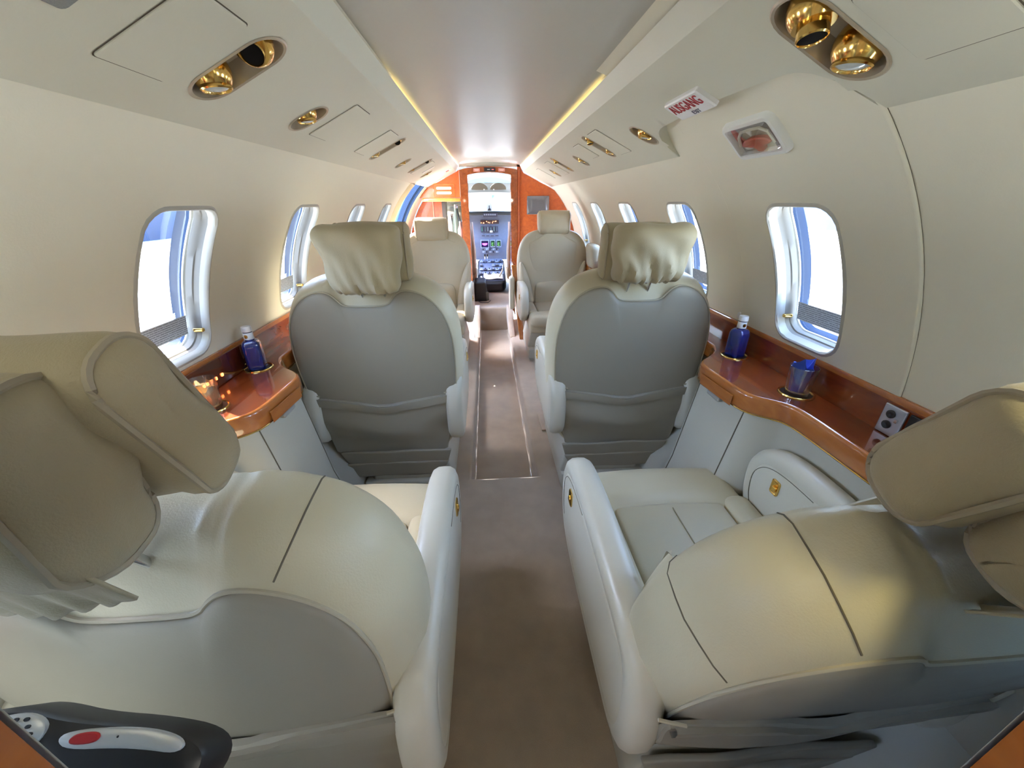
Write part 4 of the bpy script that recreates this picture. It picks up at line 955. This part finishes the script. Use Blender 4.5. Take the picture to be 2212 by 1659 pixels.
# ------------------------------------------------------------------ aft partition, hand lamp
BOUNCE = mat('bounce_blue_grey', (.46, .53, .55), .5)  # unseen facing added; its cool tint colours the bounce on the seat backs
for s, nm in ((-1, 'left'), (1, 'right')):
    pts = [(.272, .125), (.60, .125)] + [((R - .004) * math.cos(a), CZ + (R - .004) * math.sin(a)) for a in lin(ang(.16), ang(1.47), 16)] + [(.62, 1.488), (.338, 1.622), (.30, 1.69), (.272, 1.697)]
    pts = [(s * x, z) for x, z in pts][::s]
    b = B(); N = len(pts); V = [(p[0], .075, p[1]) for p in pts] + [(p[0], .10, p[1]) for p in pts]
    b.add(V, [tuple(range(N)), tuple(range(2 * N - 1, N - 1, -1))] + [(i, i + N, (i + 1) % N + N, (i + 1) % N) for i in range(N)])
    wr = b.build('wall_rear' if s < 0 else 'wall_rear.001', WOODE, None, False); struct(wr, 'orange veneer partition beside the rear doorway, %s side' % nm)
    b = B(); b.add([(p[0] * .985 + s * .004, .1025, p[1]) for p in pts], [tuple(range(N))[::-1]]); b.build('bounce_panel', BOUNCE, wr, False)
for sx, nm in ((.47, 'right'), (-.47, 'left')):  # unseen lamps; left one and both wide spots added to fill the rear
    t = thing('unseen_lamp', 'small unseen gold lamp on the rear partition above the near %s seat back' % nm, 'lamp', (sx, .115, 1.42))
    b = B(); b.lathe([(.022, -.006), (.022, .006), (.018, .010), (.001, .008)], (0, 0, 0), (0, .5, -.87), 20).build('bezel', GOLD, t)
    b = B(); b.lathe([(.016, .009), (.012, .013), (.001, .014)], (0, 0, 0), (0, .5, -.87), 18).build('lens', mat('lamp_yellow', (1, .9, .4), .3, emit=(1, .88, .45), estr=2), t)
    for en, col, size, aim in ((.30 if sx > 0 else .08, (1, .93, .76), 165, (sx, .42, 1.20)),) + (((.62, (1, .86, .18), 72, (.41, .19, .84)),) if sx > 0 else ()):
        sp_ = bpy.data.lights.new('unseen_lamp_spot', 'SPOT'); sp_.energy = en; sp_.color = col; sp_.spot_size = RAD(size); sp_.spot_blend = .7; sp_.shadow_soft_size = .02
        spo = bpy.data.objects.new('unseen_lamp_spot', sp_); C.objects.link(spo); spo.location = (sx, .140, 1.39); spo.rotation_euler = (Vector(aim) - Vector((sx, .140, 1.39))).to_track_quat('-Z', 'Y').to_euler()
t = thing('aft_fill_lamp', 'round white fill lamp added on the unseen ceiling behind the doorway', 'lamp', (0, -.45, 1.70))  # lamp added behind the camera to brighten the rear seats
b = B(); b.lathe([(.09, .008), (.09, -.012), (.08, -.018), (.001, -.02)], n=28).build('diffuser', mat('fill_lamp_diffuser', (.9, .9, .85), .4, emit=(1, .95, .85), estr=1), t)
al = bpy.data.lights.new('aft_fill_light', 'AREA'); al.shape = 'DISK'; al.size = .16; al.energy = .35; al.color = (1, .95, .84)
alo = bpy.data.objects.new('aft_fill_light', al); C.objects.link(alo); alo.location = (0, -.45, 1.67)
b = B(); b.grid(lambda a, r: (r * math.cos(a), Y0, CZ + r * math.sin(a)), lin(0, 2 * PI, 40), [0, R], False); struct(b.build('wall_aft', LINER))

t = thing('hand_lamp', 'black emergency hand lamp with a silver grille and red slide switch by the orange partition', 'lamp', (-.344, .16, .988))
LU = Vector((1, 0, -.05)).normalized(); LN = Vector((0, -.5, .866)); LN = (LN - LU * LN.dot(LU)).normalized(); LV = LN.cross(LU)
def LP(u, v, d): return LU * u + LV * v + LN * d
bo = dense(chaikin([(-.135, .018), (-.10, .0245), (-.078, .023), (-.045, .0158), (.009, .0105), (.053, .002), (.068, -.012), (.058, -.035), (.0, -.042), (-.08, -.045), (-.13, -.03)], 2), .012)
b = B(); b.blob(bo, [(.3, 0, -.05), (1, .008, -.05), (1, 0, -.042), (1, 0, -.010), (1, .003, -.004), (1, .008, -.002), (.5, 0, -.001)], LP).build('body', BLACK, t)
po = chaikin([(-.0465, .0035), (-.0405, .0088), (-.008, .0096), (.020, .0075), (.041, .0024), (.0485, -.0036), (.0435, -.0078), (.022, -.0046), (-.002, -.0025), (-.036, -.0022)], 2)
b = B(); b.blob(po, [(1, 0, -.003), (1, 0, .0008), (1, .001, .0016), (.4, 0, .002)], LP, None, (False, True)); sp_ = b.build('side_plate', SILVER, t)
b = B(); b.blob(chaikin([(-.0365, .0038), (-.032, .0074), (-.0172, .0080), (-.0138, .0040), (-.018, .0008), (-.0335, .0006)], 2), [(1, 0, .001), (1, 0, .0028), (1, .0008, .0036), (.4, 0, .0036)], LP, None, (False, True)).build('slide_switch', RED, sp_)
b = B(); b.blob(rrect(.002, .002, .0009, 3, (-.002, .004)), [(1, 0, .0015), (.5, 0, .0026)], LP, None, (False, True)).build('pin_hole', BLACK, sp_)
go = [(-.0815 + .0235 * math.cos(a), .0082 + .0125 * math.sin(a)) for a in lin(0, 2 * PI, 32)[:-1]]
b = B(); b.blob(go, [(1, 0, -.003), (1, 0, .0006), (1, .001, .0014), (.4, 0, .0022)], LP, None, (False, True)); gr_ = b.build('speaker_grille', SILVER, t)
for i in range(-2, 3):
    for j in range(-2, 3):
        u, v = -.0815 + .0075 * i + .0036 * (j % 2), .0082 + .0044 * j
        if ((u + .0815) / .0215) ** 2 + ((v - .0082) / .011) ** 2 > .85: continue
        b = B(); b.blob([(u + .0020 * math.cos(a), v + .0013 * math.sin(a)) for a in lin(0, 2 * PI, 10)[:-1]], [(1, 0, .001), (1, 0, .0026), (.4, 0, .0026)], LP, None, (False, True)).build('hole', BLACK, gr_)

# ------------------------------------------------------------------ outside
b = B(); b.grid(lambda x, y: (x, y, -1.05), lin(-220, 220, 8), lin(-220, 220, 8), False)
struct(b.build('ground', mat('apron_concrete', (.42, .42, .40), .9, noise=(.6, .08))), 'pale sunlit concrete apron outside the windows')
def hangar(x, y, dx, dy, h, label, col, rz=0):
    t = thing('hangar', label, 'building', (x, y, -1.05), rz)
    m = mat('hangar_wall', col, .7, noise=(.4, .1))
    b = B(); b.box((0, 0, h / 2), (dx, dy, h)); b.build('walls', m, t, False)
    b = B(); b.add([(-dx / 2 - .4, -dy / 2 - .4, h), (dx / 2 + .4, -dy / 2 - .4, h), (dx / 2 + .4, dy / 2 + .4, h), (-dx / 2 - .4, dy / 2 + .4, h), (0, -dy / 2 - .4, h + 1.6), (0, dy / 2 + .4, h + 1.6)], [(0, 4, 5, 3), (1, 2, 5, 4), (0, 1, 4), (2, 3, 5), (0, 3, 2, 1)]); b.build('roof', mat('hangar_roof', (.3, .33, .38), .6), t, False)
    for k in range(4):
        q = -dy / 2 + dy * (k + .5) / 4
        for sx in (-1, 1): b = B(); b.box((sx * (dx / 2 + .05), q, h * .35), (.1, dy / 6, h * .7)); b.build('door', mat('hangar_door', tuple(c * .8 for c in col), .6), t, False)
hangar(-31, 110, 12, 260, 8, 'long blue-grey hangar far outside the left windows', (.018, .045, .11))
hangar(36, 110, 12, 260, 7, 'long blue hangar far outside the right windows', (.006, .018, .050))
hangar(0, 60, 44, 14, 9, 'pale blue hangar ahead of the windscreen', (.05, .11, .14))
